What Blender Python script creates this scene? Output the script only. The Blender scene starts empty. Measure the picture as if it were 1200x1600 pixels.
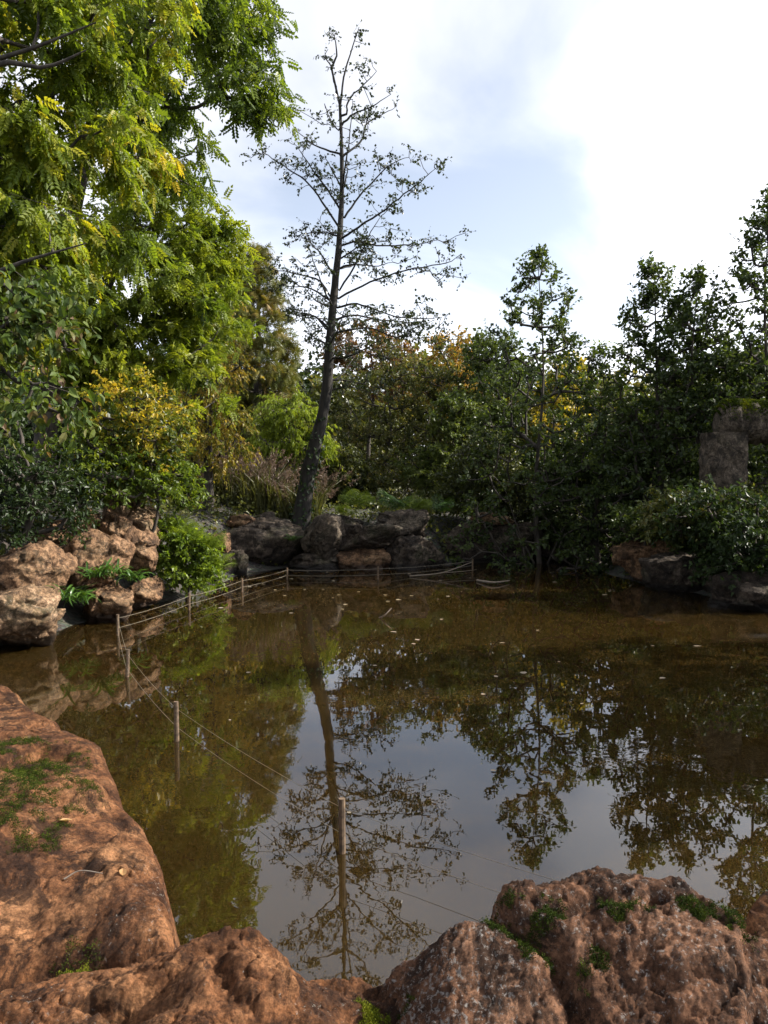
import bpy, math, numpy as np
from mathutils import Vector
# ------------------------------------------------------------------ camera, sky, sun, exposure
sc = bpy.context.scene
COL = sc.collection
F_PX, CAM_H, PITCH = 1208.0, 2.2, math.radians(2.84)
cd = bpy.data.cameras.new('camera'); cam = bpy.data.objects.new('camera', cd); COL.objects.link(cam)
cd.sensor_fit = 'VERTICAL'; cd.sensor_height = 36.0; cd.lens = 36.0 * F_PX / 1600.0
cd.clip_start = 0.05; cd.clip_end = 2000.0
cam.location = (0, 0, CAM_H); cam.rotation_euler = (math.pi / 2 - PITCH, 0, 0)
sc.camera = cam
SUN_AZ, SUN_EL = math.radians(84), math.radians(37)
SKY_STRENGTH, SUN_STRENGTH, EXPOSURE = 0.099, 5.0, 0.95
wd = bpy.data.worlds.new('World'); sc.world = wd; wd.use_nodes = True
def build_world():
    nt = wd.node_tree; nt.nodes.clear(); N = nt.nodes.new; L = nt.links.new
    out = N('ShaderNodeOutputWorld'); bg = N('ShaderNodeBackground'); bg.inputs['Strength'].default_value = SKY_STRENGTH
    sky = N('ShaderNodeTexSky'); sky.sky_type = 'NISHITA'; sky.sun_disc = False
    sky.sun_elevation = SUN_EL; sky.sun_rotation = SUN_AZ; sky.air_density = 1.0; sky.dust_density = 1.6; sky.ozone_density = 1.0
    tc = N('ShaderNodeTexCoord'); sep = N('ShaderNodeSeparateXYZ'); L(tc.outputs['Generated'], sep.inputs[0])
    ad = N('ShaderNodeMath'); ad.operation = 'MAXIMUM'; ad.inputs[1].default_value = 0.0; L(sep.outputs['Z'], ad.inputs[0])
    ad2 = N('ShaderNodeMath'); ad2.operation = 'ADD'; ad2.inputs[1].default_value = 0.22; L(ad.outputs[0], ad2.inputs[0])
    dx = N('ShaderNodeMath'); dx.operation = 'DIVIDE'; L(sep.outputs['X'], dx.inputs[0]); L(ad2.outputs[0], dx.inputs[1])
    dy = N('ShaderNodeMath'); dy.operation = 'DIVIDE'; L(sep.outputs['Y'], dy.inputs[0]); L(ad2.outputs[0], dy.inputs[1])
    cb = N('ShaderNodeCombineXYZ'); L(dx.outputs[0], cb.inputs[0]); L(dy.outputs[0], cb.inputs[1])
    mp = N('ShaderNodeMapping'); mp.inputs['Location'].default_value = (2.2, 6.1, 5.0); mp.inputs['Rotation'].default_value = (0, 0, 0.5)
    mp.inputs['Scale'].default_value = (1.0, 0.62, 1.0); L(cb.outputs[0], mp.inputs[0])
    nz = N('ShaderNodeTexNoise'); nz.inputs['Scale'].default_value = 0.95; nz.inputs['Detail'].default_value = 7; nz.inputs['Roughness'].default_value = 0.5
    nz.inputs['Distortion'].default_value = 0.7; L(mp.outputs[0], nz.inputs['Vector'])
    rp = N('ShaderNodeValToRGB'); rp.color_ramp.interpolation = 'EASE'
    rp.color_ramp.elements[0].position = 0.40; rp.color_ramp.elements[0].color = (0.32, 0.32, 0.32, 1)
    rp.color_ramp.elements[1].position = 0.60; rp.color_ramp.elements[1].color = (0.95, 0.95, 0.95, 1); L(nz.outputs['Fac'], rp.inputs[0])
    # thin high cloud: scatters the sky's own light, so it brightens towards the sun like the sky does
    bw = N('ShaderNodeRGBToBW'); L(sky.outputs[0], bw.inputs[0])
    ml = N('ShaderNodeMath'); ml.operation = 'MULTIPLY_ADD'; ml.inputs[1].default_value = 2.1; ml.inputs[2].default_value = 1.9; L(bw.outputs[0], ml.inputs[0])
    cc = N('ShaderNodeMix'); cc.data_type = 'RGBA'; cc.blend_type = 'MULTIPLY'; cc.inputs[0].default_value = 1.0
    L(ml.outputs[0], cc.inputs[6]); cc.inputs[7].default_value = (0.96, 0.98, 1.06, 1)
    mx = N('ShaderNodeMix'); mx.data_type = 'RGBA'; L(rp.outputs[0], mx.inputs[0]); L(sky.outputs[0], mx.inputs[6]); L(cc.outputs[2], mx.inputs[7])
    L(mx.outputs[2], bg.inputs['Color']); L(bg.outputs[0], out.inputs[0])
build_world()
SUN_DIR = Vector((math.sin(SUN_AZ) * math.cos(SUN_EL), math.cos(SUN_AZ) * math.cos(SUN_EL), math.sin(SUN_EL)))
ld = bpy.data.lights.new('sun', 'SUN'); ld.energy = SUN_STRENGTH; ld.angle = math.radians(0.53); ld.color = (1.0, 0.93, 0.82)
sun = bpy.data.objects.new('sun', ld); COL.objects.link(sun); sun.rotation_euler = SUN_DIR.to_track_quat('Z', 'Y').to_euler()
sc.view_settings.view_transform = 'Standard'; sc.view_settings.look = 'None'; sc.view_settings.gamma = 1.0
sc.view_settings.use_curve_mapping = False; sc.view_settings.exposure = EXPOSURE
sc.render.engine = 'CYCLES'; sc.cycles.max_bounces = 8; sc.cycles.diffuse_bounces = 3; sc.cycles.glossy_bounces = 3
sc.cycles.transmission_bounces = 4; sc.cycles.caustics_reflective = False; sc.cycles.caustics_refractive = False

# ------------------------------------------------------------------ helpers
def ray(px, py):
    cx, cy = (px - 600) / F_PX, (800 - py) / F_PX
    c, s = math.cos(PITCH), math.sin(PITCH)
    return np.array([cx, c + cy * s, -s + cy * c])
def U(px, py, d):                                   # a surveyed point: sight line through the photo, at d metres ahead
    r = ray(px, py); return np.array([0, 0, CAM_H]) + r * (d / r[1])
def Uz(px, py, z):                                  # the same, where the sight line meets height z
    r = ray(px, py); return np.array([0, 0, CAM_H]) + r * ((z - CAM_H) / r[2])
def nrm(a): return a / np.maximum(np.linalg.norm(a, axis=-1, keepdims=True), 1e-9)
_G = np.array([[1,1,0],[-1,1,0],[1,-1,0],[-1,-1,0],[1,0,1],[-1,0,1],[1,0,-1],[-1,0,-1],[0,1,1],[0,-1,1],[0,1,-1],[0,-1,-1]], float)
def perlin(p, seed=0):
    p = np.asarray(p, float); i = np.floor(p).astype(np.int64); f = p - i
    u = f * f * f * (f * (f * 6 - 15) + 10); res = 0
    for dx in (0, 1):
        for dy in (0, 1):
            for dz in (0, 1):
                h = ((i[:, 0] + dx) * 374761393 + (i[:, 1] + dy) * 668265263 + (i[:, 2] + dz) * 1274126177 + seed * 974711) & 0xFFFFFFFF
                h = ((h ^ (h >> 13)) * 1274126177) & 0xFFFFFFFF; h = h ^ (h >> 16)
                g = _G[h % 12]
                d = g[:, 0] * (f[:, 0] - dx) + g[:, 1] * (f[:, 1] - dy) + g[:, 2] * (f[:, 2] - dz)
                w = (u[:, 0] if dx else 1 - u[:, 0]) * (u[:, 1] if dy else 1 - u[:, 1]) * (u[:, 2] if dz else 1 - u[:, 2])
                res = res + w * d
    return res
def fbm(p, octv=5, seed=0, gain=0.5, lac=2.03, ridged=False):
    a, s = 1.0, 0.0; p = np.asarray(p, float)
    for k in range(octv):
        n = perlin(p, seed + k)
        s = s + a * ((0.5 - np.abs(n)) * 1.4 - 0.35 if ridged else n); a *= gain; p = p * lac + 17.3
    return s
def facets(P, size, seed, tilt=.35, step=.12):         # broken rock: each cell its own little tilted plane, with a small step at the joint
    P = np.asarray(P, float) / size; n, dim = P.shape; i0 = np.floor(P).astype(np.int64); best = np.full(n, 1e9); off = np.zeros(n)
    import itertools
    def hsh(c, k):
        h = (c[:, 0] * 374761393 + c[:, 1] * 668265263 + (c[:, 2] if dim > 2 else 0) * 1274126177 + (seed * 31 + k) * 974711) & 0xFFFFFFFF
        h = ((h ^ (h >> 13)) * 1274126177) & 0xFFFFFFFF; h = ((h ^ (h >> 15)) * 2246822519) & 0xFFFFFFFF; return (h ^ (h >> 16)) / 4294967296.0
    for dl in itertools.product((-1, 0, 1), repeat=dim):
        c = i0 + np.array(dl); q = P - (c + np.stack([hsh(c, k) for k in range(dim)], 1)); d = (q * q).sum(1); m = d < best
        t = sum(q[:, k] * (hsh(c, 5 + k) - .5) * 2 for k in range(dim)) * tilt + (hsh(c, 9) - .5) * 2 * step
        best = np.where(m, d, best); off = np.where(m, t, off)
    return off * size
class MB:
    def __init__(s): s.v = []; s.f = {}; s.a = []; s.n = 0
    def add(s, V, F, a=0.5):
        V = np.asarray(V, float).reshape(-1, 3); F = np.asarray(F, np.int64)
        s.f.setdefault(F.shape[1], []).append(F + s.n); s.v.append(V); s.n += len(V)
        s.a.append(np.broadcast_to(np.asarray(a, float), (len(V),)))
    def build(s, name, mat, parent=None, org=None, smooth=False, kind=None, link=True):
        V = np.concatenate(s.v)
        if org is None: org = parent.location if parent is not None else (0, 0, 0)
        V = V - np.array(org)
        me = mesh_np(name, V, s.f, smooth, np.concatenate(s.a)); me.materials.append(mat)
        return mobj(name, me, parent, kind) if link else me
def mesh_np(name, V, fd, smooth=False, attr=None):
    me = bpy.data.meshes.new(name); loops, tot = [], []
    for k, fl in fd.items():
        F = np.concatenate(fl); loops.append(F.ravel()); tot.append(np.full(len(F), k))
    loops = np.concatenate(loops).astype(np.int32); tot = np.concatenate(tot).astype(np.int32)
    me.vertices.add(len(V)); me.vertices.foreach_set('co', V.astype(np.float32).ravel())
    me.loops.add(len(loops)); me.loops.foreach_set('vertex_index', loops)
    me.polygons.add(len(tot)); st = np.concatenate([[0], np.cumsum(tot)[:-1]]).astype(np.int32)
    me.polygons.foreach_set('loop_start', st); me.polygons.foreach_set('loop_total', tot)
    me.polygons.foreach_set('use_smooth', np.full(len(tot), bool(smooth)))
    if attr is not None:
        at = me.attributes.new('v', 'FLOAT', 'POINT'); at.data.foreach_set('value', attr.astype(np.float32))
    me.update(calc_edges=True); return me
def mobj(name, me, parent=None, kind=None):
    o = bpy.data.objects.new(name, me); COL.objects.link(o)
    if parent is not None: o.parent = parent
    if kind: o['kind'] = kind
    return o
def tag(o, label, cat, group=None):
    o['label'] = label; o['category'] = cat
    if group: o['group'] = group
    return o
def thing(name, label, cat, loc, group=None):
    o = bpy.data.objects.new(name, None); COL.objects.link(o); o.location = tuple(float(x) for x in loc); o.empty_display_size = 0.2
    return tag(o, label, cat, group)
def frames(D):
    D = nrm(D); ref = np.where(np.abs(D[:, 2:3]) < 0.9, np.array([[0, 0, 1.0]]), np.array([[1.0, 0, 0]]))
    A = nrm(np.cross(ref, D)); return A, np.cross(D, A)
def segments(mb, P0, P1, R0, R1, k=4, a=0.5):       # many straight tapered twigs at once
    P0, P1 = np.asarray(P0, float), np.asarray(P1, float); n = len(P0)
    if not n: return
    A, B = frames(P1 - P0); t = np.arange(k) * 2 * math.pi / k
    ring = A[:, None] * np.cos(t)[None, :, None] + B[:, None] * np.sin(t)[None, :, None]
    R0, R1 = np.broadcast_to(R0, (n,)), np.broadcast_to(R1, (n,))
    V = np.concatenate([P0[:, None] + ring * R0[:, None, None], P1[:, None] + ring * R1[:, None, None]], 1)
    j = np.arange(k); F = np.stack([j, (j + 1) % k, (j + 1) % k + k, j + k], 1)
    mb.add(V.reshape(-1, 3), (F[None] + (np.arange(n) * 2 * k)[:, None, None]).reshape(-1, 4), a)
def spline(P, m):
    P = np.asarray(P, float); n = len(P)
    if n < 3:
        t = np.linspace(0, 1, m)[:, None]; return P[0] * (1 - t) + P[-1] * t
    Q = np.vstack([2 * P[0] - P[1], P, 2 * P[-1] - P[-2]]); T = np.linspace(0, n - 1 - 1e-6, m); i = T.astype(int); t = (T - i)[:, None]
    a, b, c, d = Q[i], Q[i + 1], Q[i + 2], Q[i + 3]
    return 0.5 * (2 * b + (c - a) * t + (2 * a - 5 * b + 4 * c - d) * t * t + (3 * b - a - 3 * c + d) * t ** 3)
def tube(mb, P, R, k=8, rough=0.0, seed=0, a=0.5, cap=True):
    P = np.asarray(P, float); m = len(P); R = np.broadcast_to(np.asarray(R, float), (m,))
    D = nrm(np.gradient(P, axis=0)); A = np.zeros_like(P); A[0] = frames(D[:1])[0][0]
    for i in range(1, m):
        q = A[i - 1] - D[i] * np.dot(A[i - 1], D[i]); A[i] = q / max(np.linalg.norm(q), 1e-9)
    B = np.cross(D, A); t = np.arange(k) * 2 * math.pi / k
    dirs = A[:, None] * np.cos(t)[None, :, None] + B[:, None] * np.sin(t)[None, :, None]
    V = (P[:, None] + dirs * R[:, None, None]).reshape(-1, 3)
    if rough:
        V = V + dirs.reshape(-1, 3) * (fbm(V * np.array([7, 7, 2.2]), 3, seed) * rough * np.repeat(R, k))[:, None] * 2
    i, j = np.meshgrid(np.arange(m - 1), np.arange(k), indexing='ij'); i, j = i.ravel(), j.ravel()
    F = np.stack([i * k + j, i * k + (j + 1) % k, (i + 1) * k + (j + 1) % k, (i + 1) * k + j], 1)
    mb.add(V, F, a)
    if cap: mb.add(V[-k:], np.arange(k)[None], a); mb.add(V[:k], np.arange(k)[::-1][None], a)
# leaf shapes: (along, across, lift) and triangles
def tmpl_simple(): return np.array([[0,0,0],[.42,-.5,.10],[1,0,-.08],[.42,.5,.10]], float), np.array([[0,1,2],[0,2,3]])
def tmpl_oval(): return np.array([[0,0,0],[.22,-.36,.05],[.6,-.46,.04],[1,0,-.16],[.6,.46,.04],[.22,.36,.05],[.55,0,-.03]], float), np.array([[0,1,6],[1,2,6],[2,3,6],[3,4,6],[4,5,6],[5,0,6]])
def tmpl_pinnate(pairs=4, ll=.34, lw=.12, droop=.35):
    V, F = [], []
    def leaf(b, d):
        n = len(V); d = np.array(d); s = np.array([-d[1], d[0], 0]); b = np.array(b)
        V.extend([b, b + d * ll * .45 - s * lw + [0,0,.03], b + d * ll + [0,0,-.09], b + d * ll * .45 + s * lw + [0,0,.03]]); F.extend([[n,n+1,n+2],[n,n+2,n+3]])
    for i in range(pairs):
        u = .22 + .72 * i / pairs
        for sg in (-1, 1): leaf([u, 0, -droop * u * u], [math.cos(1.05), sg * math.sin(1.05), 0])
    leaf([.92, 0, -droop * .85], [1, 0, 0])
    n = len(V); V.extend([np.array([0,-.008,0]), np.array([.5,0,-droop*.25]), np.array([1,0,-droop]), np.array([0,.008,0])]); F.append([n,n+1,n+3])
    return np.array(V, float), np.array(F)
def tmpl_spray(n=5):
    V, F = [], []
    for i in range(n):
        u = i / n
        for sg in (-1, 1):
            k = len(V); l = .42 * (1 - .55 * u); dr = -.35 * u * u
            V.extend([[u, 0, dr], [u + .16 + .1, sg * l, dr - .1], [u + .13, 0, dr]]); F.append([k, k+1, k+2])
    return np.array(V, float), np.array(F)
T_SIMPLE, T_OVAL, T_PIN, T_SPRAY = tmpl_simple(), tmpl_oval(), tmpl_pinnate(), tmpl_spray()
def leaves(mb, P, A, N, L, W, T, a):
    A = nrm(A); S = nrm(np.cross(N, A)); N = np.cross(A, S); TV, TF = T; n = len(P)
    L = np.broadcast_to(L, (n,))[:, None, None]; W = np.broadcast_to(W, (n,))[:, None, None]
    V = P[:, None] + A[:, None] * TV[None, :, 0:1] * L + S[:, None] * TV[None, :, 1:2] * W + N[:, None] * TV[None, :, 2:3] * L
    k = len(TV); Fc = (TF[None] + (np.arange(n) * k)[:, None, None]).reshape(-1, 3)
    mb.add(V.reshape(-1, 3), Fc, np.repeat(np.broadcast_to(a, (n,)), k))

# ------------------------------------------------------------------ materials
def mat(name):
    m = bpy.data.materials.new(name); m.use_nodes = True; nt = m.node_tree; nt.nodes.clear()
    return m, nt, nt.nodes.new, nt.links.new
def ramp(N, stops):
    r = N('ShaderNodeValToRGB'); e = r.color_ramp.elements
    while len(e) < len(stops): e.new(0.5)
    for q, (p, c) in zip(e, stops): q.position = p; q.color = (*c, 1)
    return r
def leafmat(name, cols, trans=0.42, rough=0.42, tcol=(1.5, 1.45, 0.55), spec=0.35):
    m, nt, N, L = mat(name); out = N('ShaderNodeOutputMaterial'); at = N('ShaderNodeAttribute'); at.attribute_name = 'v'
    r = ramp(N, [(i / max(len(cols) - 1, 1), c) for i, c in enumerate(cols)]); L(at.outputs['Fac'], r.inputs[0])
    b = N('ShaderNodeBsdfPrincipled'); b.inputs['Roughness'].default_value = rough; b.inputs['Specular IOR Level'].default_value = spec; L(r.outputs[0], b.inputs['Base Color'])
    t = N('ShaderNodeBsdfTranslucent'); mx = N('ShaderNodeMix'); mx.data_type = 'RGBA'; mx.blend_type = 'MULTIPLY'; mx.inputs[0].default_value = 1
    L(r.outputs[0], mx.inputs[6]); mx.inputs[7].default_value = (*tcol, 1); L(mx.outputs[2], t.inputs['Color'])
    ms = N('ShaderNodeMixShader'); ms.inputs[0].default_value = trans; L(b.outputs[0], ms.inputs[1]); L(t.outputs[0], ms.inputs[2]); L(ms.outputs[0], out.inputs[0])
    return m
def barkmat(name, c0, c1, scale=14):
    m, nt, N, L = mat(name); out = N('ShaderNodeOutputMaterial'); tc = N('ShaderNodeTexCoord')
    mp = N('ShaderNodeMapping'); mp.inputs['Scale'].default_value = (1, 1, .22); L(tc.outputs['Object'], mp.inputs[0])
    nz = N('ShaderNodeTexNoise'); nz.inputs['Scale'].default_value = scale; nz.inputs['Detail'].default_value = 6; L(mp.outputs[0], nz.inputs['Vector'])
    r = ramp(N, [(.35, c0), (.65, c1)]); L(nz.outputs['Fac'], r.inputs[0])
    b = N('ShaderNodeBsdfPrincipled'); b.inputs['Roughness'].default_value = .9; L(r.outputs[0], b.inputs['Base Color'])
    bp = N('ShaderNodeBump'); bp.inputs['Strength'].default_value = .6; bp.inputs['Distance'].default_value = .02; L(nz.outputs['Fac'], bp.inputs['Height']); L(bp.outputs[0], b.inputs['Normal'])
    L(b.outputs[0], out.inputs[0]); return m
def rockmat(name, dark, mid, light, lich=(.42, .38, .33), lich_at=.66, fine=1.0, green=0.0, bump=1.0):
    m, nt, N, L = mat(name); out = N('ShaderNodeOutputMaterial'); tc = N('ShaderNodeTexCoord'); b = N('ShaderNodeBsdfPrincipled')
    def noise(s, det=6, ro=.6, dist=0.0):
        n = N('ShaderNodeTexNoise'); n.inputs['Scale'].default_value = s; n.inputs['Detail'].default_value = det; n.inputs['Roughness'].default_value = ro
        n.inputs['Distortion'].default_value = dist; L(tc.outputs['Object'], n.inputs['Vector']); return n
    def mixc(fac, a, c):
        x = N('ShaderNodeMix'); x.data_type = 'RGBA'; L(fac, x.inputs[0])
        L(a, x.inputs[6]) if not isinstance(a, tuple) else setattr(x.inputs[6], 'default_value', (*a, 1))
        L(c, x.inputs[7]) if not isinstance(c, tuple) else setattr(x.inputs[7], 'default_value', (*c, 1)); return x.outputs[2]
    n1 = noise(3.1 * fine, 8, .62, .4); r1 = ramp(N, [(.38, dark), (.5, mid), (.62, light)]); L(n1.outputs['Fac'], r1.inputs[0])
    n2 = noise(17 * fine, 8, .7, .3); r2 = ramp(N, [(.42, (.42, .39, .37)), (.57, (1.2, 1.17, 1.12))]); L(n2.outputs['Fac'], r2.inputs[0])
    n7 = noise(75 * fine, 7, .75, .1); r7 = ramp(N, [(.41, (.5, .48, .46)), (.58, (1.3, 1.27, 1.22))]); L(n7.outputs['Fac'], r7.inputs[0])
    m7 = N('ShaderNodeMix'); m7.data_type = 'RGBA'; m7.blend_type = 'MULTIPLY'; m7.inputs[0].default_value = .9; L(r1.outputs[0], m7.inputs[6]); L(r7.outputs[0], m7.inputs[7]); r1 = m7; r1o = m7.outputs[2]
    mm = N('ShaderNodeMix'); mm.data_type = 'RGBA'; mm.blend_type = 'MULTIPLY'; mm.inputs[0].default_value = .85; L(r1o, mm.inputs[6]); L(r2.outputs[0], mm.inputs[7])
    n3 = noise(6.3 * fine, 9, .75, .8); r3 = ramp(N, [(.51, (0, 0, 0)), (.58, (.85, .85, .85))]); L(n3.outputs['Fac'], r3.inputs[0])
    c = mixc(r3.outputs[0], mm.outputs[2], tuple(x * .42 for x in dark))                 # dark crusts
    n4 = noise(70 * fine, 7, .75, .2); n5 = noise(2.3 * fine, 3); mu = N('ShaderNodeMath'); mu.operation = 'MULTIPLY_ADD'; mu.inputs[1].default_value = .25
    L(n5.outputs['Fac'], mu.inputs[0]); sb = N('ShaderNodeMath'); sb.operation = 'MULTIPLY'; sb.inputs[1].default_value = .95; L(n4.outputs['Fac'], sb.inputs[0]); L(sb.outputs[0], mu.inputs[2])
    r4 = ramp(N, [(lich_at, (0, 0, 0)), (lich_at + .05, (.8, .8, .8))]); L(mu.outputs[0], r4.inputs[0])
    c = mixc(r4.outputs[0], c, lich)                                                      # pale lichen flecks
    if green:
        n6 = noise(1.9 * fine, 6, .7); r6 = ramp(N, [(.52, (0, 0, 0)), (.66, (green, green, green))]); L(n6.outputs['Fac'], r6.inputs[0]); c = mixc(r6.outputs[0], c, (.045, .055, .018))
    gm = N('ShaderNodeNewGeometry'); sz = N('ShaderNodeSeparateXYZ'); L(gm.outputs['Position'], sz.inputs[0])          # wet, silt-dark band just above the water
    wz = N('ShaderNodeMath'); wz.operation = 'MULTIPLY_ADD'; wz.inputs[1].default_value = -.22; L(n1.outputs['Fac'], wz.inputs[0]); L(sz.outputs['Z'], wz.inputs[2])
    rw = ramp(N, [(.0, (1, 1, 1)), (.06, (0, 0, 0))]); L(wz.outputs[0], rw.inputs[0]); c = mixc(rw.outputs[0], c, tuple(x * .45 for x in dark))
    L(c, b.inputs['Base Color']); rr_ = N('ShaderNodeMapRange'); rr_.inputs['To Min'].default_value = .88; rr_.inputs['To Max'].default_value = .35; L(rw.outputs[0], rr_.inputs[0]); L(rr_.outputs[0], b.inputs['Roughness']); b.inputs['Specular IOR Level'].default_value = .25
    nb = noise(46 * fine, 10, .78, .2); nb2 = noise(170 * fine, 6, .75); b1 = N('ShaderNodeBump'); b1.inputs['Strength'].default_value = .8 * bump; b1.inputs['Distance'].default_value = .075 / fine
    L(nb.outputs['Fac'], b1.inputs['Height']); b2 = N('ShaderNodeBump'); b2.inputs['Strength'].default_value = .9 * bump; b2.inputs['Distance'].default_value = .035 / fine
    wv = N('ShaderNodeVectorMath'); wv.operation = 'MULTIPLY_ADD'; wv.inputs[1].default_value = (.22, .22, .22); L(n3.outputs['Color'], wv.inputs[0]); L(tc.outputs['Object'], wv.inputs[2])
    vo = N('ShaderNodeTexVoronoi'); vo.feature = 'DISTANCE_TO_EDGE'; vo.inputs['Scale'].default_value = 4.2 * fine; L(wv.outputs[0], vo.inputs['Vector'])
    rv = ramp(N, [(.0, (0, 0, 0)), (.035, (1, 1, 1))]); L(vo.outputs['Distance'], rv.inputs[0]); mv = N('ShaderNodeMath'); mv.operation = 'MULTIPLY'; L(rv.outputs[0], mv.inputs[0]); L(n5.outputs['Fac'], mv.inputs[1])
    b0 = N('ShaderNodeBump'); b0.inputs['Strength'].default_value = .8; b0.inputs['Distance'].default_value = .03 / fine; L(mv.outputs[0], b0.inputs['Height']); L(b0.outputs[0], b1.inputs['Normal'])
    L(nb2.outputs['Fac'], b2.inputs['Height']); L(b1.outputs[0], b2.inputs['Normal']); L(b2.outputs[0], b.inputs['Normal'])
    L(b.outputs[0], out.inputs[0]); return m
def plain(name, c, rough=.8, c2=None, scale=20):
    m, nt, N, L = mat(name); out = N('ShaderNodeOutputMaterial'); b = N('ShaderNodeBsdfPrincipled'); b.inputs['Roughness'].default_value = rough
    tc = N('ShaderNodeTexCoord'); nz = N('ShaderNodeTexNoise'); nz.inputs['Scale'].default_value = scale; nz.inputs['Detail'].default_value = 5; L(tc.outputs['Object'], nz.inputs['Vector'])
    r = ramp(N, [(.35, c), (.65, c2 or tuple(x * 1.4 for x in c))]); L(nz.outputs['Fac'], r.inputs[0]); L(r.outputs[0], b.inputs['Base Color']); L(b.outputs[0], out.inputs[0]); return m
M = {}
M['rock_red'] = rockmat('red sandstone', (.075, .034, .018), (.26, .116, .052), (.44, .225, .11), lich_at=.715)
M['rock_red_b'] = rockmat('red sandstone with grey lichen', (.062, .033, .021), (.205, .102, .058), (.36, .20, .125), lich=(.38, .35, .32), lich_at=.655)
M['rock_bank'] = rockmat('weathered bank sandstone', (.095, .057, .034), (.23, .137, .078), (.34, .215, .13), lich_at=.72, fine=.8, green=.2, bump=.5)
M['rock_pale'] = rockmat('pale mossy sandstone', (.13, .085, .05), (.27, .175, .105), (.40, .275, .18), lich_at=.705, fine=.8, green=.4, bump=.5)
M['rock_dark'] = rockmat('stone darkened for shade', (.034, .027, .022), (.078, .062, .05), (.14, .115, .094), lich_at=.72, fine=.7, green=.35, bump=.5)  # grey-dark stone, base colour lowered further to stand in for shade
M['rock_grey'] = rockmat('grey weathered gateway stone', (.05, .041, .032), (.105, .086, .068), (.16, .132, .105), lich_at=.72, fine=.7, green=.15, bump=.5)
M['bark'] = barkmat('dark bark', (.022, .018, .014), (.07, .058, .046))
M['bark_dark'] = barkmat('ivy dark bark', (.010, .009, .007), (.032, .027, .022))
M['bark_grey'] = barkmat('grey bark', (.04, .036, .03), (.11, .10, .085))
M['walnut'] = leafmat('yellowing walnut leaves', [(.065, .10, .012), (.13, .18, .02), (.21, .25, .026), (.34, .30, .03), (.50, .37, .04)], trans=.5)
M['robinia'] = leafmat('robinia leaves', [(.045, .075, .014), (.09, .135, .018), (.15, .20, .022), (.22, .25, .03)], trans=.5)
M['birch'] = leafmat('yellow brown birch leaves', [(.10, .125, .022), (.18, .185, .032), (.26, .215, .042), (.34, .24, .055)], trans=.5)
M['conifer'] = leafmat('bronze green needles', [(.05, .07, .02), (.10, .115, .026), (.16, .15, .032), (.25, .165, .042)], trans=.25)
M['yellow'] = leafmat('yellow autumn leaves', [(.045, .075, .014), (.095, .12, .018), (.19, .185, .022), (.40, .31, .035), (.52, .38, .04)])
M['willow'] = leafmat('lime willow leaves', [(.13, .18, .025), (.21, .27, .035), (.32, .36, .055)], trans=.5)
M['dark'] = leafmat('dark evergreen leaves', [(.014, .026, .009), (.025, .044, .013), (.042, .066, .018)], trans=.3, rough=.42, spec=.25)
M['olive'] = leafmat('olive shrub leaves', [(.036, .046, .016), (.068, .082, .023), (.11, .118, .032), (.17, .14, .044)], trans=.35)
M['alder'] = leafmat('dark alder leaves', [(.018, .026, .012), (.028, .042, .014), (.045, .058, .018)], trans=.3, rough=.32, spec=.5)
M['young_alder'] = leafmat('glossy alder leaves', [(.028, .046, .016), (.048, .072, .02), (.078, .11, .028), (.13, .16, .04)], trans=.4, rough=.42, spec=.35)
M['russet'] = leafmat('russet leaves', [(.07, .055, .025), (.13, .075, .034), (.22, .11, .05)], trans=.4)
M['orange'] = leafmat('orange autumn leaves', [(.13, .11, .03), (.26, .17, .04), (.42, .24, .06)], trans=.45)
M['chestnut'] = leafmat('green leaves turning brown', [(.035, .06, .014), (.06, .095, .018), (.11, .14, .026), (.14, .09, .05), (.20, .13, .085)], trans=.35, rough=.5, spec=.2)
M['fern'] = leafmat('bright fern green', [(.08, .13, .018), (.16, .22, .025), (.26, .33, .04)], trans=.5)
M['tongue'] = leafmat('glossy strap leaves', [(.03, .075, .014), (.055, .12, .02), (.09, .17, .03)], trans=.3, rough=.28, spec=.5)
M['reed'] = leafmat('dry reed leaves', [(.05, .06, .022), (.09, .095, .035), (.16, .13, .06)], trans=.35)
M['plume'] = leafmat('pinkish reed plumes', [(.10, .075, .055), (.16, .115, .085), (.24, .175, .13)], trans=.4, tcol=(1.1, 1, .9))
M['moss'] = leafmat('green moss', [(.010, .017, .003), (.024, .038, .005), (.055, .078, .008), (.13, .14, .010)], trans=.2, rough=.8, spec=.1)
M['dryleaf'] = leafmat('dry fallen leaf', [(.24, .13, .05), (.36, .21, .09), (.5, .36, .2)], trans=.2)
M['pale_leaf'] = leafmat('pale floating leaf', [(.16, .12, .07), (.28, .23, .16), (.42, .37, .29)], trans=.05, rough=.5)
M['wood'] = plain('weathered stake wood', (.06, .04, .024), .85, (.17, .115, .07), 30)
M['wire'] = plain('pale fence cord', (.13, .11, .08), .7)
M['twig'] = plain('grey twig', (.16, .13, .10), .85)
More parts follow.
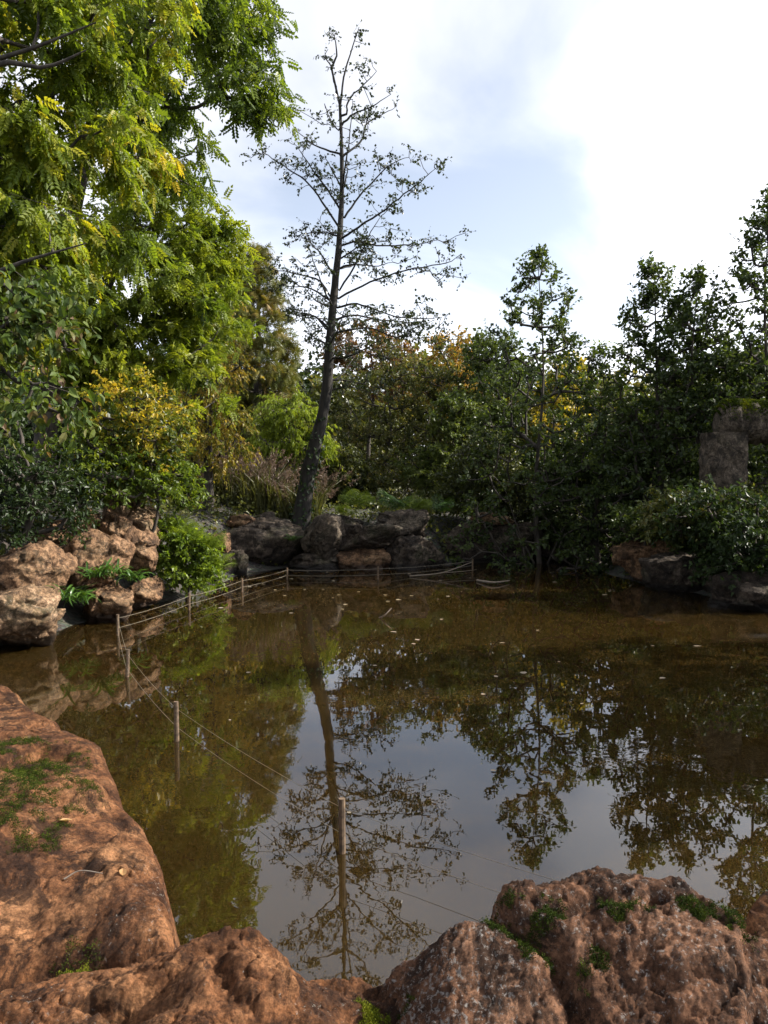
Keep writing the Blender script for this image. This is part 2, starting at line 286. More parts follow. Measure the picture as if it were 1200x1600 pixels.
def soil():
    m, nt, N, L = mat('leaf litter soil'); out = N('ShaderNodeOutputMaterial'); b = N('ShaderNodeBsdfPrincipled'); tc = N('ShaderNodeTexCoord')
    a = N('ShaderNodeTexNoise'); a.inputs['Scale'].default_value = 1.3; a.inputs['Detail'].default_value = 8; L(tc.outputs['Object'], a.inputs['Vector'])
    c = N('ShaderNodeTexVoronoi'); c.inputs['Scale'].default_value = 14; L(tc.outputs['Object'], c.inputs['Vector'])
    r = ramp(N, [(.3, (.028, .022, .014)), (.5, (.05, .042, .022)), (.7, (.045, .055, .02))]); L(a.outputs['Fac'], r.inputs[0])
    x = N('ShaderNodeMix'); x.data_type = 'RGBA'; x.blend_type = 'OVERLAY'; x.inputs[0].default_value = .5; L(r.outputs[0], x.inputs[6]); L(c.outputs['Color'], x.inputs[7])
    hs = N('ShaderNodeHueSaturation'); hs.inputs['Saturation'].default_value = .45; L(x.outputs[2], hs.inputs['Color']); L(hs.outputs[0], b.inputs['Base Color'])
    b.inputs['Roughness'].default_value = .95; bp = N('ShaderNodeBump'); bp.inputs['Distance'].default_value = .04; L(c.outputs['Distance'], bp.inputs['Height']); L(bp.outputs[0], b.inputs['Normal'])
    L(b.outputs[0], out.inputs[0]); return m
M['soil'] = soil()
def water():
    m, nt, N, L = mat('silty pond water'); out = N('ShaderNodeOutputMaterial'); b = N('ShaderNodeBsdfPrincipled'); tc = N('ShaderNodeTexCoord')
    n = N('ShaderNodeTexNoise'); n.inputs['Scale'].default_value = .5; n.inputs['Detail'].default_value = 4; L(tc.outputs['Object'], n.inputs['Vector'])
    r = ramp(N, [(.3, (.0195, .0114, .0031)), (.7, (.0265, .0158, .0043))]); L(n.outputs['Fac'], r.inputs[0]); L(r.outputs[0], b.inputs['Base Color'])
    b.inputs['Roughness'].default_value = .008; b.inputs['IOR'].default_value = 1.68
    b.inputs['Subsurface Weight'].default_value = 1.0; b.inputs['Subsurface Radius'].default_value = (1.0, .8, .5); b.inputs['Subsurface Scale'].default_value = .25
    w = N('ShaderNodeTexNoise'); w.inputs['Scale'].default_value = 3.2; w.inputs['Detail'].default_value = 3; w.inputs['Roughness'].default_value = .45; L(tc.outputs['Object'], w.inputs['Vector'])
    bz = N('ShaderNodeTexNoise'); bz.inputs['Scale'].default_value = .55; bz.inputs['Detail'].default_value = 3; bz.inputs['Distortion'].default_value = 1.0; L(tc.outputs['Object'], bz.inputs['Vector'])
    br = ramp(N, [(.5, (.025, .025, .025)), (.66, (.13, .13, .13))]); L(bz.outputs['Fac'], br.inputs[0])
    bp = N('ShaderNodeBump'); L(br.outputs[0], bp.inputs['Strength']); bp.inputs['Distance'].default_value = .02; L(w.outputs['Fac'], bp.inputs['Height']); L(bp.outputs[0], b.inputs['Normal'])
    L(b.outputs[0], out.inputs[0]); return m
M['water'] = water()

# ------------------------------------------------------------------ ground and pond
POND = np.array([(-1.2, 2.7), (0.2, 2.45), (1.5, 2.7), (4, 3.4), (6.6, 5), (7.2, 9), (6.5, 12.4), (5.2, 15.3), (4.9, 17), (5.6, 19.4), (4, 20.8), (2.6, 20.2),
                 (1.7, 18.5), (.5, 18.4), (-2.2, 18.1), (-3.1, 16.9), (-3.5, 13.9), (-4.3, 12), (-4.7, 10.2), (-5.6, 8.5), (-5, 6.5), (-3.2, 4.9), (-2, 3.4)])
def sdpoly(X, Y, poly):                             # + inside, - outside
    P = np.stack([X, Y], -1); d = np.full(X.shape, 1e9); ins = np.zeros(X.shape, bool)
    for a, b in zip(poly, np.roll(poly, -1, 0)):
        e = b - a; w = P - a; t = np.clip((w @ e) / (e @ e), 0, 1); d = np.minimum(d, np.linalg.norm(w - t[..., None] * e, axis=-1))
        c = ((a[1] > Y) != (b[1] > Y)); xi = a[0] + (Y - a[1]) / (e[1] if e[1] else 1e-9) * e[0]; ins ^= c & (X < xi)
    return np.where(ins, d, -d)
def sm(a, b, x): t = np.clip((x - a) / (b - a), 0, 1); return t * t * (3 - 2 * t)
def gz(x, y):
    x, y = np.atleast_1d(np.asarray(x, float)), np.atleast_1d(np.asarray(y, float)); s = sdpoly(x, y, POND)
    near = 1 - sm(2.5, 6.5, y); hb = .62 * near + (1 - near) * (1.0 + .35 * sm(-2, -6, x))
    n = fbm(np.stack([x * .35, y * .35, x * 0], -1), 3, 5)
    out = hb * sm(0, 1.5, -s) + np.minimum(np.maximum(-s - 1.5, 0) * .07, 2.2) * (1 - near) + n * .18 * sm(.3, 3, -s)
    return np.where(s > 0, -.7 * sm(0, 1.2, s), out)
def gz1(x, y): return float(gz(x, y)[0])
def axis_pts(lo, hi, step, far): 
    a = list(np.arange(lo, hi + 1e-6, step)); q = step
    while a[-1] < far: q *= 1.35; a.append(a[-1] + q)
    q = step
    while a[0] > -far: q *= 1.35; a.insert(0, a[0] - q)
    return np.array(a)
def make_ground():
    xs, ys = axis_pts(-14, 14, .22, 130), axis_pts(-4, 30, .22, 130); X, Y = np.meshgrid(xs, ys, indexing='ij'); Z = gz(X.ravel(), Y.ravel())
    V = np.stack([X.ravel(), Y.ravel(), Z], 1); n, m = X.shape; i, j = np.meshgrid(np.arange(n - 1), np.arange(m - 1), indexing='ij'); i, j = i.ravel(), j.ravel()
    mb = MB(); mb.add(V, np.stack([i * m + j, (i + 1) * m + j, (i + 1) * m + j + 1, i * m + j + 1], 1)); o = mb.build('ground', M['soil'], smooth=True, kind='structure')
    mb = MB(); P = np.array([(x, y, z) for z in (-1.5, 0) for x, y in ((-9, 1.5), (10, 1.5), (10, 24), (-9, 24))]); mb.add(P, [[4, 5, 6, 7], [3, 2, 1, 0], [0, 1, 5, 4], [1, 2, 6, 5], [2, 3, 7, 6], [3, 0, 4, 7]]); mb.build('pond_water', M['water'], kind='structure')
make_ground()

# ------------------------------------------------------------------ trees and shrubs
RNG = np.random.default_rng
def rdir(r, n): return nrm(r.normal(size=(n, 3)))
def tree(name, label, trunk, r0, lobes=(), ncl=60, clr=.5, ntw=6, nlf=10, T=T_SIMPLE, L=.08, W=.06, leaf='olive', bark='bark', seed=1, out=.7, up=.2, droop=-.35,
         v=(.45, .2, .15), group=None, r1=.015, shell=.45, limbs=(), cone=None, cat='tree', flat=.6, twr=.004, vtop=0.0, crown_name='crown', clump_pts=None, limb_r=.045, tjit=.0, vpatch=0.0, tp=.8, lr0=.0075, twig2=False):
    r = RNG(seed); trunk = [np.asarray(t, float) for t in trunk]; base = trunk[0]; root = thing(name, label, cat, base, group)
    sp = spline(trunk, max(8, 4 * len(trunk))); tw = MB(); rad = r0 + (r1 - r0) * np.linspace(0, 1, len(sp)) ** tp; rad[0] *= 1.25
    tube(tw, sp, rad, 10, .10, seed)
    nodes = list(sp[2:]); nrad = list(rad[2:]); par = [-1] * len(nodes)
    for lb in limbs:                                  # limbs surveyed one by one
        q = spline(lb, max(5, 3 * len(lb))); 
        j = r.normal(size=q.shape) * tjit; j[0] = 0; q = q + j
        i0 = int(np.argmin(np.linalg.norm(sp - q[0], axis=1))); q = np.vstack([sp[i0], q]) if np.linalg.norm(sp[i0] - q[0]) > .03 else q
        ln = np.linalg.norm(np.diff(q, axis=0), axis=1).sum(); rr = min(limb_r, .012 + ln * .012)
        tube(tw, q, np.linspace(rr, .006, len(q)), 6, .0, seed, cap=False); nodes += list(q[2:]); nrad += list(np.linspace(rr, .006, len(q))[2:]); par += [-1] * (len(q) - 2)
    if clump_pts is not None: C = np.asarray(clump_pts, float)
    elif cone is not None:                            # z0, z1, radius, power
        z0, z1, R, pw = cone; t = np.where(r.random(ncl) < .6, 1 - np.sqrt(r.random(ncl)), r.random(ncl)); rz = R * (1 - t) ** pw; ang = r.random(ncl) * 2 * math.pi
        rr = rz * (.25 + .75 * r.random(ncl) ** .6); zz = z0 + (z1 - z0) * t
        ax = np.stack([np.interp(zz, sp[:, 2], sp[:, k]) for k in range(2)], 1)
        C = np.stack([ax[:, 0] + np.cos(ang) * rr, ax[:, 1] + np.sin(ang) * rr, zz - .12 * rr], 1)
    else:
        wts = np.array([a[1][0] * a[1][2] + a[1][1] * a[1][2] for a in lobes]); k = r.choice(len(lobes), ncl, p=wts / wts.sum())
        cen = np.array([a[0] for a in lobes])[k]; rd = np.array([a[1] for a in lobes])[k]; C = cen + rdir(r, ncl) * rd * (r.random(ncl) ** shell)[:, None]
    axc = C.mean(0)
    order = np.argsort(np.min(np.linalg.norm(C[:, None] - sp[None], axis=2), 1)); cnt = np.zeros(len(nodes) + 2 * len(C) + 2); S0, S1, idx = [], [], []
    arr = np.zeros((len(nodes) + 2 * len(C), 3)); n0 = len(nodes); arr[:n0] = nodes; n = n0; par = par + [-1] * (2 * len(C)); cn = []
    for c in C[order]:
        d = np.linalg.norm(arr[:n] - c, axis=1) + np.maximum(arr[:n, 2] - c[2], 0) * .9; p = int(np.argmin(d))
        mid = arr[p] * .5 + c * .5 + np.array([0, 0, -.10 * d[p]]) + r.normal(size=3) * .07 * d[p]
        arr[n] = mid; par[n] = p; arr[n + 1] = c; par[n + 1] = n; cn.append(n + 1); n += 2
    cnt = np.zeros(n)
    for i in cn: cnt[i] = 1
    for i in range(n - 1, n0 - 1, -1):
        if par[i] >= 0: cnt[par[i]] += cnt[i]
    ii = np.arange(n0, n); pp = np.array(par[n0:n]); lr = lambda q: np.minimum(lr0 + lr0 * np.sqrt(np.maximum(cnt[q], 1)), r0 * .7)
    R0 = np.where(pp < n0, lr(ii) * 1.15, lr(pp)); segments(tw, arr[pp], arr[ii], R0, lr(ii), 4)
    Cs = C[order]; cv = np.clip(v[0] + r.normal(size=len(Cs)) * v[1] + vtop * (Cs[:, 2] - Cs[:, 2].min()) / max(np.ptp(Cs[:, 2]), .1), 0, 1)
    if vpatch: cv = np.clip(cv + vpatch * fbm(Cs * .45, 2, seed) * 1.6, 0, 1)  # noise patches of yellower leaves, clump by clump
    k = np.repeat(np.arange(len(Cs)), ntw); nt_ = len(k); outw = nrm((Cs - axc) * np.array([1, 1, .5]))[k]
    dr = nrm(rdir(r, nt_) * np.array([1, 1, flat]) + outw * out + np.array([0, 0, up])); ln = clr * (.55 + .75 * r.random(nt_))
    p0 = Cs[k] + rdir(r, nt_) * clr * .12; p1 = p0 + dr * ln[:, None] * .55; p2 = p1 + nrm(dr + np.array([0, 0, droop]) * .8 + rdir(r, nt_) * .35) * ln[:, None] * .45
    segments(tw, p0, p1, twr * 1.3, twr * .7, 3)
    if twig2: segments(tw, p1, p2, twr * .7, twr * .3, 3)
    q = np.repeat(np.arange(nt_), nlf); t = np.tile((np.arange(nlf) + .5) / nlf, nt_) + r.normal(size=len(q)) * .05; t = np.clip(.12 + t * .9, 0, 1.04)[:, None]
    P = np.where(t < .55, p0[q] + (p1 - p0)[q] * t / .55, p1[q] + (p2 - p1)[q] * (t - .55) / .45); D = np.where(t < .55, nrm(p1 - p0)[q], nrm(p2 - p1)[q])
    A = nrm(D * .55 + rdir(r, len(q)) * .95 + np.array([0, 0, droop])); Nn = rdir(r, len(q)) * .75 + np.array([0, 0, .8]); s = .7 + .6 * r.random(len(q))
    lf = MB(); leaves(lf, P, A, Nn, L * s, W * s, T, np.clip(cv[k][q] + r.normal(size=len(q)) * v[2], 0, 1))
    tw.build('trunk' if cat == 'tree' else 'stems', M[bark], root, smooth=True); lf.build(crown_name, M[leaf], root, kind='stuff')
    return root, (p2, dr)
def lobe(px, py, d, wpx, hpx, dep): c = U(px, py, d); return (c, (wpx / F_PX * d, dep, hpx / F_PX * d))
def ground_under(px, d, dz=-.05): p = U(px, 740, d); return np.array([p[0], p[1], gz1(p[0], p[1]) + dz])
def stem(px, py, d, px0=None, d0=None, bend=.1, seed=0):   # trunk from the ground up to a surveyed top
    b = ground_under(px0 if px0 is not None else px, d0 or d); t = U(px, py, d); r = RNG(seed + 77)
    m = [b + (t - b) * f + np.array([r.normal() * bend, r.normal() * bend, 0]) * math.sin(f * 3.1) for f in (.33, .66)]
    return [b, *m, t]

# --- the tall alder over the far rocks, limbs one by one
D_A = 19.0
def make_alder():
    c3 = lambda x, y: (380 + x / 3.158, 20 + y / 3.158); c4 = lambda x, y: (380 + x / 3, 480 + y / 3)
    trunk_px = [(468, 812), (477, 765), (490, 705), (504, 650), (511, 600), (515, 540), (520, 480), (526, 420), (531, 365), (534, 300), (534, 235), (531, 165)]
    trunk = [U(x, y, D_A) for x, y in trunk_px]; trunk[0] = np.array([trunk[0][0], D_A, trunk[0][2] - .3])
    A = [[(480,450),(450,350),(435,270),(405,220),(420,180)], [(435,270),(465,200),(450,120),(462,95)], [(480,450),(500,300),(530,200),(560,100),(572,70)],
         [(495,540),(560,490),(640,460),(730,400)], [(510,500),(520,430),(600,350),(660,290)], [(500,700),(585,630),(605,555),(690,500),(750,470)], [(470,580),(430,530),(400,450)],
         [(475,695),(390,670),(320,630),(250,570)], [(475,965),(400,850),(310,730),(260,650)], [(470,1055),(380,920),(310,830),(220,770),(130,710),(80,670)],
         [(500,1010),(560,920),(650,820),(740,740),(820,710)], [(490,1110),(580,1050),(700,970),(800,890),(890,820),(945,770)], [(475,1370),(560,1230),(620,1100),(680,1000)],
         [(470,1410),(600,1340),(740,1290),(900,1250),(1020,1230),(1075,1190)], [(485,1210),(560,1160),(640,1100)], [(480,1260),(540,1240),(650,1250),(740,1230)],
         [(460,1100),(400,1085),(300,1090),(260,1110)], [(430,1400),(370,1320),(270,1290),(160,1265),(50,1260)], [(430,1420),(350,1370),(250,1330),(200,1240)],
         [(465,1455),(550,1435),(640,1460),(760,1500),(900,1510),(980,1500)], [(420,1560),(340,1490),(260,1490),(220,1400)], [(500,860),(515,760),(510,700)], [(450,1300),(390,1200),(330,1130),(300,1040)],
         [(485,860),(440,780),(400,700)], [(490,1000),(470,900),(440,860)], [(480,1150),(560,1130),(700,1150),(860,1140),(960,1120)]]
    B = [[(410,130),(480,110),(600,100),(720,140),(800,100),(900,60)], [(400,340),(480,345),(560,360),(640,380)], [(410,390),(500,375),(600,400)], [(385,100),(330,40),(240,20)],
         [(405,180),(340,150),(270,160)], [(415,60),(520,40),(640,60),(760,70),(880,100)], [(410,240),(500,230),(580,190),(640,150)]]
    r = RNG(5); limbs = []; pts = []
    for fn, S in ((c3, A), (c4, B)):
        for li, s in enumerate(S):
            q = np.array([fn(*p) for p in s]); h = np.abs(q[:, 0] - q[0, 0]) / F_PX * D_A; sl = r.uniform(-.75, .75); top = fn is c3 and li < 3
            if top: sl *= .2
            P = np.array([U(a, b, D_A + sl * hh) for (a, b), hh in zip(q, h)]); limbs.append(P)
            if fn is c3 and li == 1: P = limbs[-1] = np.array([U(a, b, D_A) for a, b in q])
            ln = np.linalg.norm(np.diff(P, axis=0), axis=1).sum(); n = int(ln * (1.2 if top else (7.0 if q[0, 1] > 300 else 4.2))) + 2
            sq = spline(P, 40); t = r.uniform(.22, .95, n) ** .8; w = sq[(t * 39).astype(int)]; pts.append(w + r.normal(size=w.shape) * np.array([.17, .25, .16]) * (1 if not top else .5) * (.5 + t[:, None]))
    for k in range(9):                                 # a few limbs towards and away from the pond
        z = trunk[0][2] + r.uniform(3.5, 9.0); i = int(np.argmin(np.abs(np.array(trunk)[:, 2] - z))); b = trunk[i]; a = r.choice([-1, 1]) * math.pi / 2 + r.uniform(-.5, .5); ln = r.uniform(1.2, 2.4)
        P = np.array([b, b + ln * .5 * np.array([math.cos(a), math.sin(a), .35]), b + ln * np.array([math.cos(a), math.sin(a), .5])]); limbs.append(P)
        sq = spline(P, 40); t = r.uniform(.3, 1, 8); pts.append(sq[(t * 39).astype(int)] + r.normal(size=(8, 3)) * .2)
    root, _ = tree('alder_tree', 'tall sparse alder with leaning dark trunk rising from the far rocks', trunk, .27, limbs=limbs, clump_pts=np.concatenate(pts), clr=.25, ntw=4, nlf=5, L=.066, W=.052,
                   leaf='alder', bark='bark_dark', seed=3, out=.3, up=.15, droop=-.5, v=(.4, .2, .2), r1=.035, limb_r=.03, tjit=.008, twr=.003, lr0=.0035, twig2=True, T=T_SIMPLE, tp=.5)
    # ivy sleeve on the lower trunk
    sp = spline(trunk[:4], 120); n = 350; k = (r.random(n) ** 1.3 * 119).astype(int); a = r.random(n) * 2 * math.pi; rad = .29 - .12 * np.sqrt(k / 119)
    o = np.stack([np.cos(a), np.sin(a), 0 * a], 1); P = sp[k] + o * (rad + r.random(n) * .05)[:, None]; iv = MB()
    leaves(iv, P, nrm(o * .3 + np.array([0, 0, -.7]) + rdir(r, n) * .5), o + rdir(r, n) * .4, .10 * (.6 + .6 * r.random(n)), .09, T_SIMPLE, np.clip(r.normal(.4, .25, n), 0, 1)); iv.build('ivy', M['dark'], root, kind='stuff')
make_alder()

# --- left side, nearest to farthest
G_L = 'trees crowding the left bank'
tree('walnut_tree', 'yellowing tree with long drooping leaves at the upper left edge', [ground_under(-330, 9), U(-250, 560, 9), U(-200, 250, 9), U(-120, -100, 9)], .24,
     [lobe(60, 120, 9, 190, 190, 1.6), lobe(-90, 250, 9.3, 130, 230, 1.6), lobe(50, 330, 9, 150, 120, 1.2), lobe(110, -80, 9, 190, 160, 1.5), lobe(-40, 480, 9.5, 120, 130, 1.3)],
     ncl=200, clr=.5, ntw=7, nlf=9, T=T_PIN, L=.18, W=.17, leaf='walnut', seed=11, limbs=[[U(-200, 200, 9), U(-60, 115, 7.9), U(60, 72, 7.6), U(150, 35, 7.5)], [U(-190, 250, 9), U(-30, 110, 7.7), U(70, 105, 7.5), U(135, 78, 7.5)], [U(-230, 480, 9), U(-50, 440, 8.0), U(40, 408, 7.8), U(135, 380, 7.8)]], out=.5, up=-.05, droop=-.75, v=(.34, .16, .16), group=G_L, vpatch=.12)
tree('robinia_tree', 'feathery tree whose overhanging crown reaches furthest into the sky on the left', [ground_under(60, 14.5), U(90, 500, 14.5), U(150, 200, 14.5), U(290, -60, 14)], .26,
     [lobe(325, 40, 14, 75, 80, 1.5), lobe(220, 120, 14.3, 80, 130, 1.6), lobe(385, 130, 13.6, 45, 40, .7), lobe(415, 160, 13.5, 32, 26, .5), lobe(390, 55, 13.8, 35, 40, .6), lobe(280, 250, 14.4, 40, 50, .8), lobe(160, -40, 14.6, 150, 120, 1.8), lobe(310, -90, 14, 110, 60, 1.4)],
     ncl=170, clr=.5, ntw=6, nlf=7, T=T_PIN, L=.21, W=.18, leaf='robinia', seed=12, out=.5, up=0, droop=-.55, v=(.40, .2, .15), group=G_L)
tree('locust_tree', 'bright green feathery tree filling the middle of the left bank', [ground_under(110, 15.6), U(130, 620, 15.6), U(170, 450, 15.6), U(230, 300, 15.6)], .22,
     [lobe(230, 400, 15.5, 130, 140, 1.9), lobe(150, 520, 15.2, 130, 120, 1.6), lobe(290, 480, 15.7, 75, 100, 1.4), lobe(240, 590, 15.4, 110, 90, 1.5), lobe(40, 420, 15.8, 120, 130, 1.6), lobe(315, 385, 15.6, 50, 65, 1.0)],
     ncl=330, clr=.5, ntw=6, nlf=7, T=T_PIN, L=.20, W=.18, leaf='robinia', seed=13, out=.6, up=.05, droop=-.35, v=(.72, .18, .15), group=G_L)
tree('birch_tree', 'yellow brown drooping birch beside the locust on the left bank', [ground_under(325, 19), U(325, 640, 19), U(330, 540, 19), U(335, 430, 19)], .14,
     [lobe(325, 500, 19, 40, 70, 1.1), lobe(335, 580, 19, 48, 70, 1.1), lobe(330, 660, 18.8, 58, 70, 1.2), lobe(280, 640, 19, 60, 80, 1.2)],
     ncl=150, clr=.55, ntw=6, nlf=13, L=.085, W=.06, leaf='birch', seed=14, out=.4, up=-.5, droop=-.9, v=(.55, .22, .2), group=G_L, vtop=.1)
for i, (px, top, d, R, lab, vb) in enumerate([(405, 388, 28, 1.75, 'bronze tipped dawn redwood with conical crown behind the birch', .52), (358, 415, 29.5, 1.6, 'darker dawn redwood half hidden behind the birch', .2)]):
    b = ground_under(px - 4, d); t = U(px, top, d)
    tree('redwood_tree', lab, [b, b + (t - b) * .33, b + (t - b) * .66, t], .24, ncl=280, clr=.45, ntw=5, nlf=6, T=T_SPRAY, L=.26, W=.30, leaf='conifer', seed=20 + i, out=.8, up=-.1, droop=-.45,
         cone=(b[2] + 1.5, t[2] - .1, R, .55), v=(vb, .2, .15), group='dawn redwoods behind the left bank', r1=.03)
tree('yellow_shrub', 'shrub with bright yellow autumn sprays above the left boulders', stem(215, 640, 13.6, 205), .06,
     [lobe(200, 645, 13.5, 65, 55, .9), lobe(240, 690, 13.3, 55, 50, .8), lobe(180, 720, 13.4, 60, 60, .8)], ncl=130, clr=.35, ntw=6, nlf=10, L=.085, W=.05, leaf='yellow', seed=31, cat='shrub',
     out=.5, up=.3, droop=-.2, v=(.26, .2, .18), vtop=.24)
tree('leafy_shrub', 'green shrub spilling down between yellow shrub and left boulders', stem(235, 720, 13.0, 215), .05,
     [lobe(190, 745, 12.8, 90, 45, .8), lobe(265, 755, 13.4, 45, 45, .7), lobe(140, 720, 13.2, 60, 50, .7)], ncl=120, clr=.33, ntw=6, nlf=11, L=.08, W=.05, leaf='robinia', seed=32, cat='shrub', v=(.45, .2, .15), out=.5, up=.1)
tree('yew_bush', 'dark evergreen bush in the shade at the left edge', stem(35, 700, 11.2), .08,
     [lobe(30, 770, 11, 95, 80, .9), lobe(-60, 720, 11.3, 110, 110, 1), lobe(110, 760, 12, 55, 60, .7)], ncl=170, clr=.32, ntw=7, nlf=11, L=.075, W=.04, leaf='dark', seed=33, cat='bush', v=(.45, .22, .15), out=.5, up=.1)
tree('chestnut_branch_tree', 'low leafy tree at the left edge with broad leaves browning at the tips', [ground_under(-260, 7.5), U(-250, 640, 7.5), U(-180, 480, 7.5), U(-60, 420, 7.4)], .11,
     [lobe(25, 545, 7.3, 90, 55, .6), lobe(-90, 560, 7.5, 120, 120, .9), lobe(50, 630, 7.1, 70, 40, .5), lobe(10, 480, 7.4, 80, 50, .6)], ncl=85, clr=.42, ntw=6, nlf=7, T=T_OVAL, L=.10, W=.056, leaf='chestnut', seed=34,
     out=.5, up=0, droop=-.6, v=(.25, .2, .2), group=G_L)
tree('willow_shrub', 'domed lime green weeping willow shrub left of the alder trunk', stem(455, 650, 22.6, 460), .09,
     [lobe(452, 660, 22.6, 46, 38, .85), lobe(430, 690, 22.6, 40, 30, .7), lobe(490, 690, 22.6, 40, 32, .7)], ncl=130, clr=.5, ntw=7, nlf=14, L=.12, W=.032, leaf='willow', seed=35, cat='shrub', out=.9, up=-.25, droop=-1.1, shell=.5, v=(.42, .22, .2))
# --- middle: shrubs behind the far rocks
G_M = 'shrubs behind the far rocks'
SH = [('olive_shrub', 'brownish olive shrub directly right of the alder trunk', 600, 26, [(600, 600, 60, 60, 1.2), (570, 680, 50, 70, 1), (640, 670, 60, 80, 1.2)], 'olive', .5, .2),
      ('olive_shrub', 'tall olive shrub in the middle of the far bank', 690, 25.2, [(680, 590, 60, 55, 1.2), (700, 680, 70, 80, 1.3), (640, 740, 60, 50, 1)], 'olive', .5, .2),
      ('green_shrub', 'fresh green shrub catching light in the middle of the far bank', 715, 23.3, [(715, 660, 40, 45, .8), (690, 730, 60, 45, .9)], 'young_alder', .75, .2),
      ('olive_shrub', 'dark low shrub overhanging the notch in the far bank', 770, 20.7, [(760, 740, 55, 60, 1), (720, 770, 40, 35, .8)], 'olive', .2, .15),
      ('olive_shrub', 'low dark shrub filling the gap right of the alder foot', 530, 23.2, [(525, 735, 40, 45, .9), (500, 760, 40, 30, .8), (560, 760, 40, 40, .8)], 'olive', .35, .2),
      ('green_shrub', 'rounded green shrub left of the young alder', 775, 24.5, [(770, 560, 45, 45, 1.2), (765, 640, 55, 80, 1.3)], 'young_alder', .5, .2)]
for i, (nm, lab, px, d, lb, lf, vm, vs) in enumerate(SH):
    tree(nm, lab, stem(px, lb[0][1], d, seed=i), .08, [lobe(a, b, d, c, e, f) for a, b, c, e, f in lb], ncl=150, clr=.42, ntw=6, nlf=13, L=.10, W=.06, leaf=lf, seed=40 + i, cat='shrub', out=.5, up=.25, v=(vm, vs, .15), group=G_M)
tree('russet_tree', 'russet crowned tree peeping out behind the alder trunk', stem(575, 520, 31), .12, [lobe(570, 555, 31, 65, 45, 1.3), lobe(620, 590, 31, 50, 40, 1.2)], ncl=110, clr=.5, ntw=6, nlf=11, L=.13, W=.09, leaf='russet', seed=50, v=(.5, .25, .2))
tree('orange_tree', 'small orange topped tree above the middle shrubs', stem(708, 530, 30), .10, [lobe(706, 548, 30, 33, 24, .9), lobe(706, 600, 30, 45, 50, 1.1)], ncl=90, clr=.45, ntw=6, nlf=11, L=.12, W=.08, leaf='orange', seed=51, v=(.25, .15, .15), vtop=.5)
tree('yellow_tree', 'yellow green young tree glowing behind the young alder', stem(885, 560, 24), .08, [lobe(885, 610, 24, 32, 60, .8), lobe(850, 660, 24, 60, 60, 1)], ncl=90, clr=.4, ntw=6, nlf=11, L=.11, W=.075, leaf='yellow', seed=52, v=(.35, .2, .15), vtop=.25)
# --- right: alders and bushes
G_R = 'young alders on the right bank'
YA = [('young alder with several stems standing alone in the middle right', 840, 400, 18.9, 848, 2.25, 320, .55),
      ('bushy young alder right of the lone multi-stemmed one', 940, 550, 18.6, 935, 1.5, 170, .5),
      ('slim young alder, left one of the pair against the white sky', 1022, 415, 17.5, 1040, 1.6, 260, .6),
      ('slim young alder, right one of the pair against the white sky', 1092, 432, 17.0, 1095, 1.6, 250, .6),
      ('tallest dark alder cut by the right edge of the photo', 1205, 300, 16.4, 1215, 1.35, 230, .6),]
for i, (lab, px, top, d, px0, R, n, pw) in enumerate(YA):
    b = ground_under(px0, d); t = U(px, top, d); r = RNG(60 + i)
    tr = [b, b + (t - b) * .3 + np.array([r.normal() * .12, r.normal() * .1, 0]), b + (t - b) * .65 + np.array([r.normal() * .1, r.normal() * .1, 0]), t]
    limbs = []
    if i == 0: limbs = [[b + np.array([0, 0, .4]), b + np.array([-.5, .1, 1.4]), b + np.array([-.9, .2, 2.6])], [b + np.array([0, 0, .4]), b + np.array([.45, -.1, 1.5]), b + np.array([.9, -.2, 2.5])], [b + np.array([0, 0, .3]), b + np.array([-.9, -.2, .9]), b + np.array([-1.6, -.4, 1.9])]]
    tree('young_alder_tree', lab, tr, .10, limbs=limbs, ncl=n, clr=.36, ntw=5, nlf=9, L=.10, W=.066, leaf='young_alder', seed=60 + i, out=.8, up=.45, droop=-.25, cone=(b[2] + .7, t[2] - .05, R, pw), v=(.32, .16, .15), group=G_R, r1=.006, tp=.6)
G_B = 'bushes on the right bank'
RB = [('dark bush overhanging the water at the right edge', 1180, 12.9, [(1130, 830, 80, 60, .9), (1190, 880, 80, 60, .8), (1260, 830, 60, 50, .8)], 'dark', .6, 150),
      ('bush on top of the right bank in front of the stone gateway', 1120, 13.9, [(1080, 805, 70, 28, .7), (1170, 795, 60, 25, .6)], 'olive', .45, 120),
      ('trailing bush over the rocks at the right of the inlet', 1010, 15.6, [(1010, 815, 40, 20, .6), (1060, 840, 40, 50, .7)], 'young_alder', .45, 90),
      ('dense dark bush filling the bank behind the inlet', 930, 20.2, [(890, 740, 60, 70, 1), (960, 760, 60, 70, 1), (920, 830, 60, 30, .7)], 'dark', .7, 170),
      ('dark leafy bush under the lone young alder', 820, 20.6, [(810, 770, 60, 50, .9), (850, 820, 50, 25, .6)], 'olive', .3, 120),
      ('tall dark bush between the young alder pair and the gateway', 1060, 19.0, [(1060, 660, 60, 80, 1), (1010, 720, 40, 60, .9)], 'young_alder', .2, 150),
      ('leafy tree crown hanging behind the stone gateway', 1170, 17.5, [(1160, 600, 70, 70, 1.1), (1210, 680, 70, 70, 1), (1150, 690, 50, 50, .9)], 'young_alder', .55, 160)]
for i, (lab, px, d, lb, lf, vm, n) in enumerate(RB):
    tree('bank_bush', lab, stem(px, lb[0][1], d, seed=20 + i), .06, [lobe(a, b, d, c, e, f) for a, b, c, e, f in lb], ncl=n, clr=.38, ntw=6, nlf=12, L=.09, W=.058, leaf=lf, seed=80 + i, cat='bush', out=.5, up=.25, v=(vm, .2, .15), group=G_B)
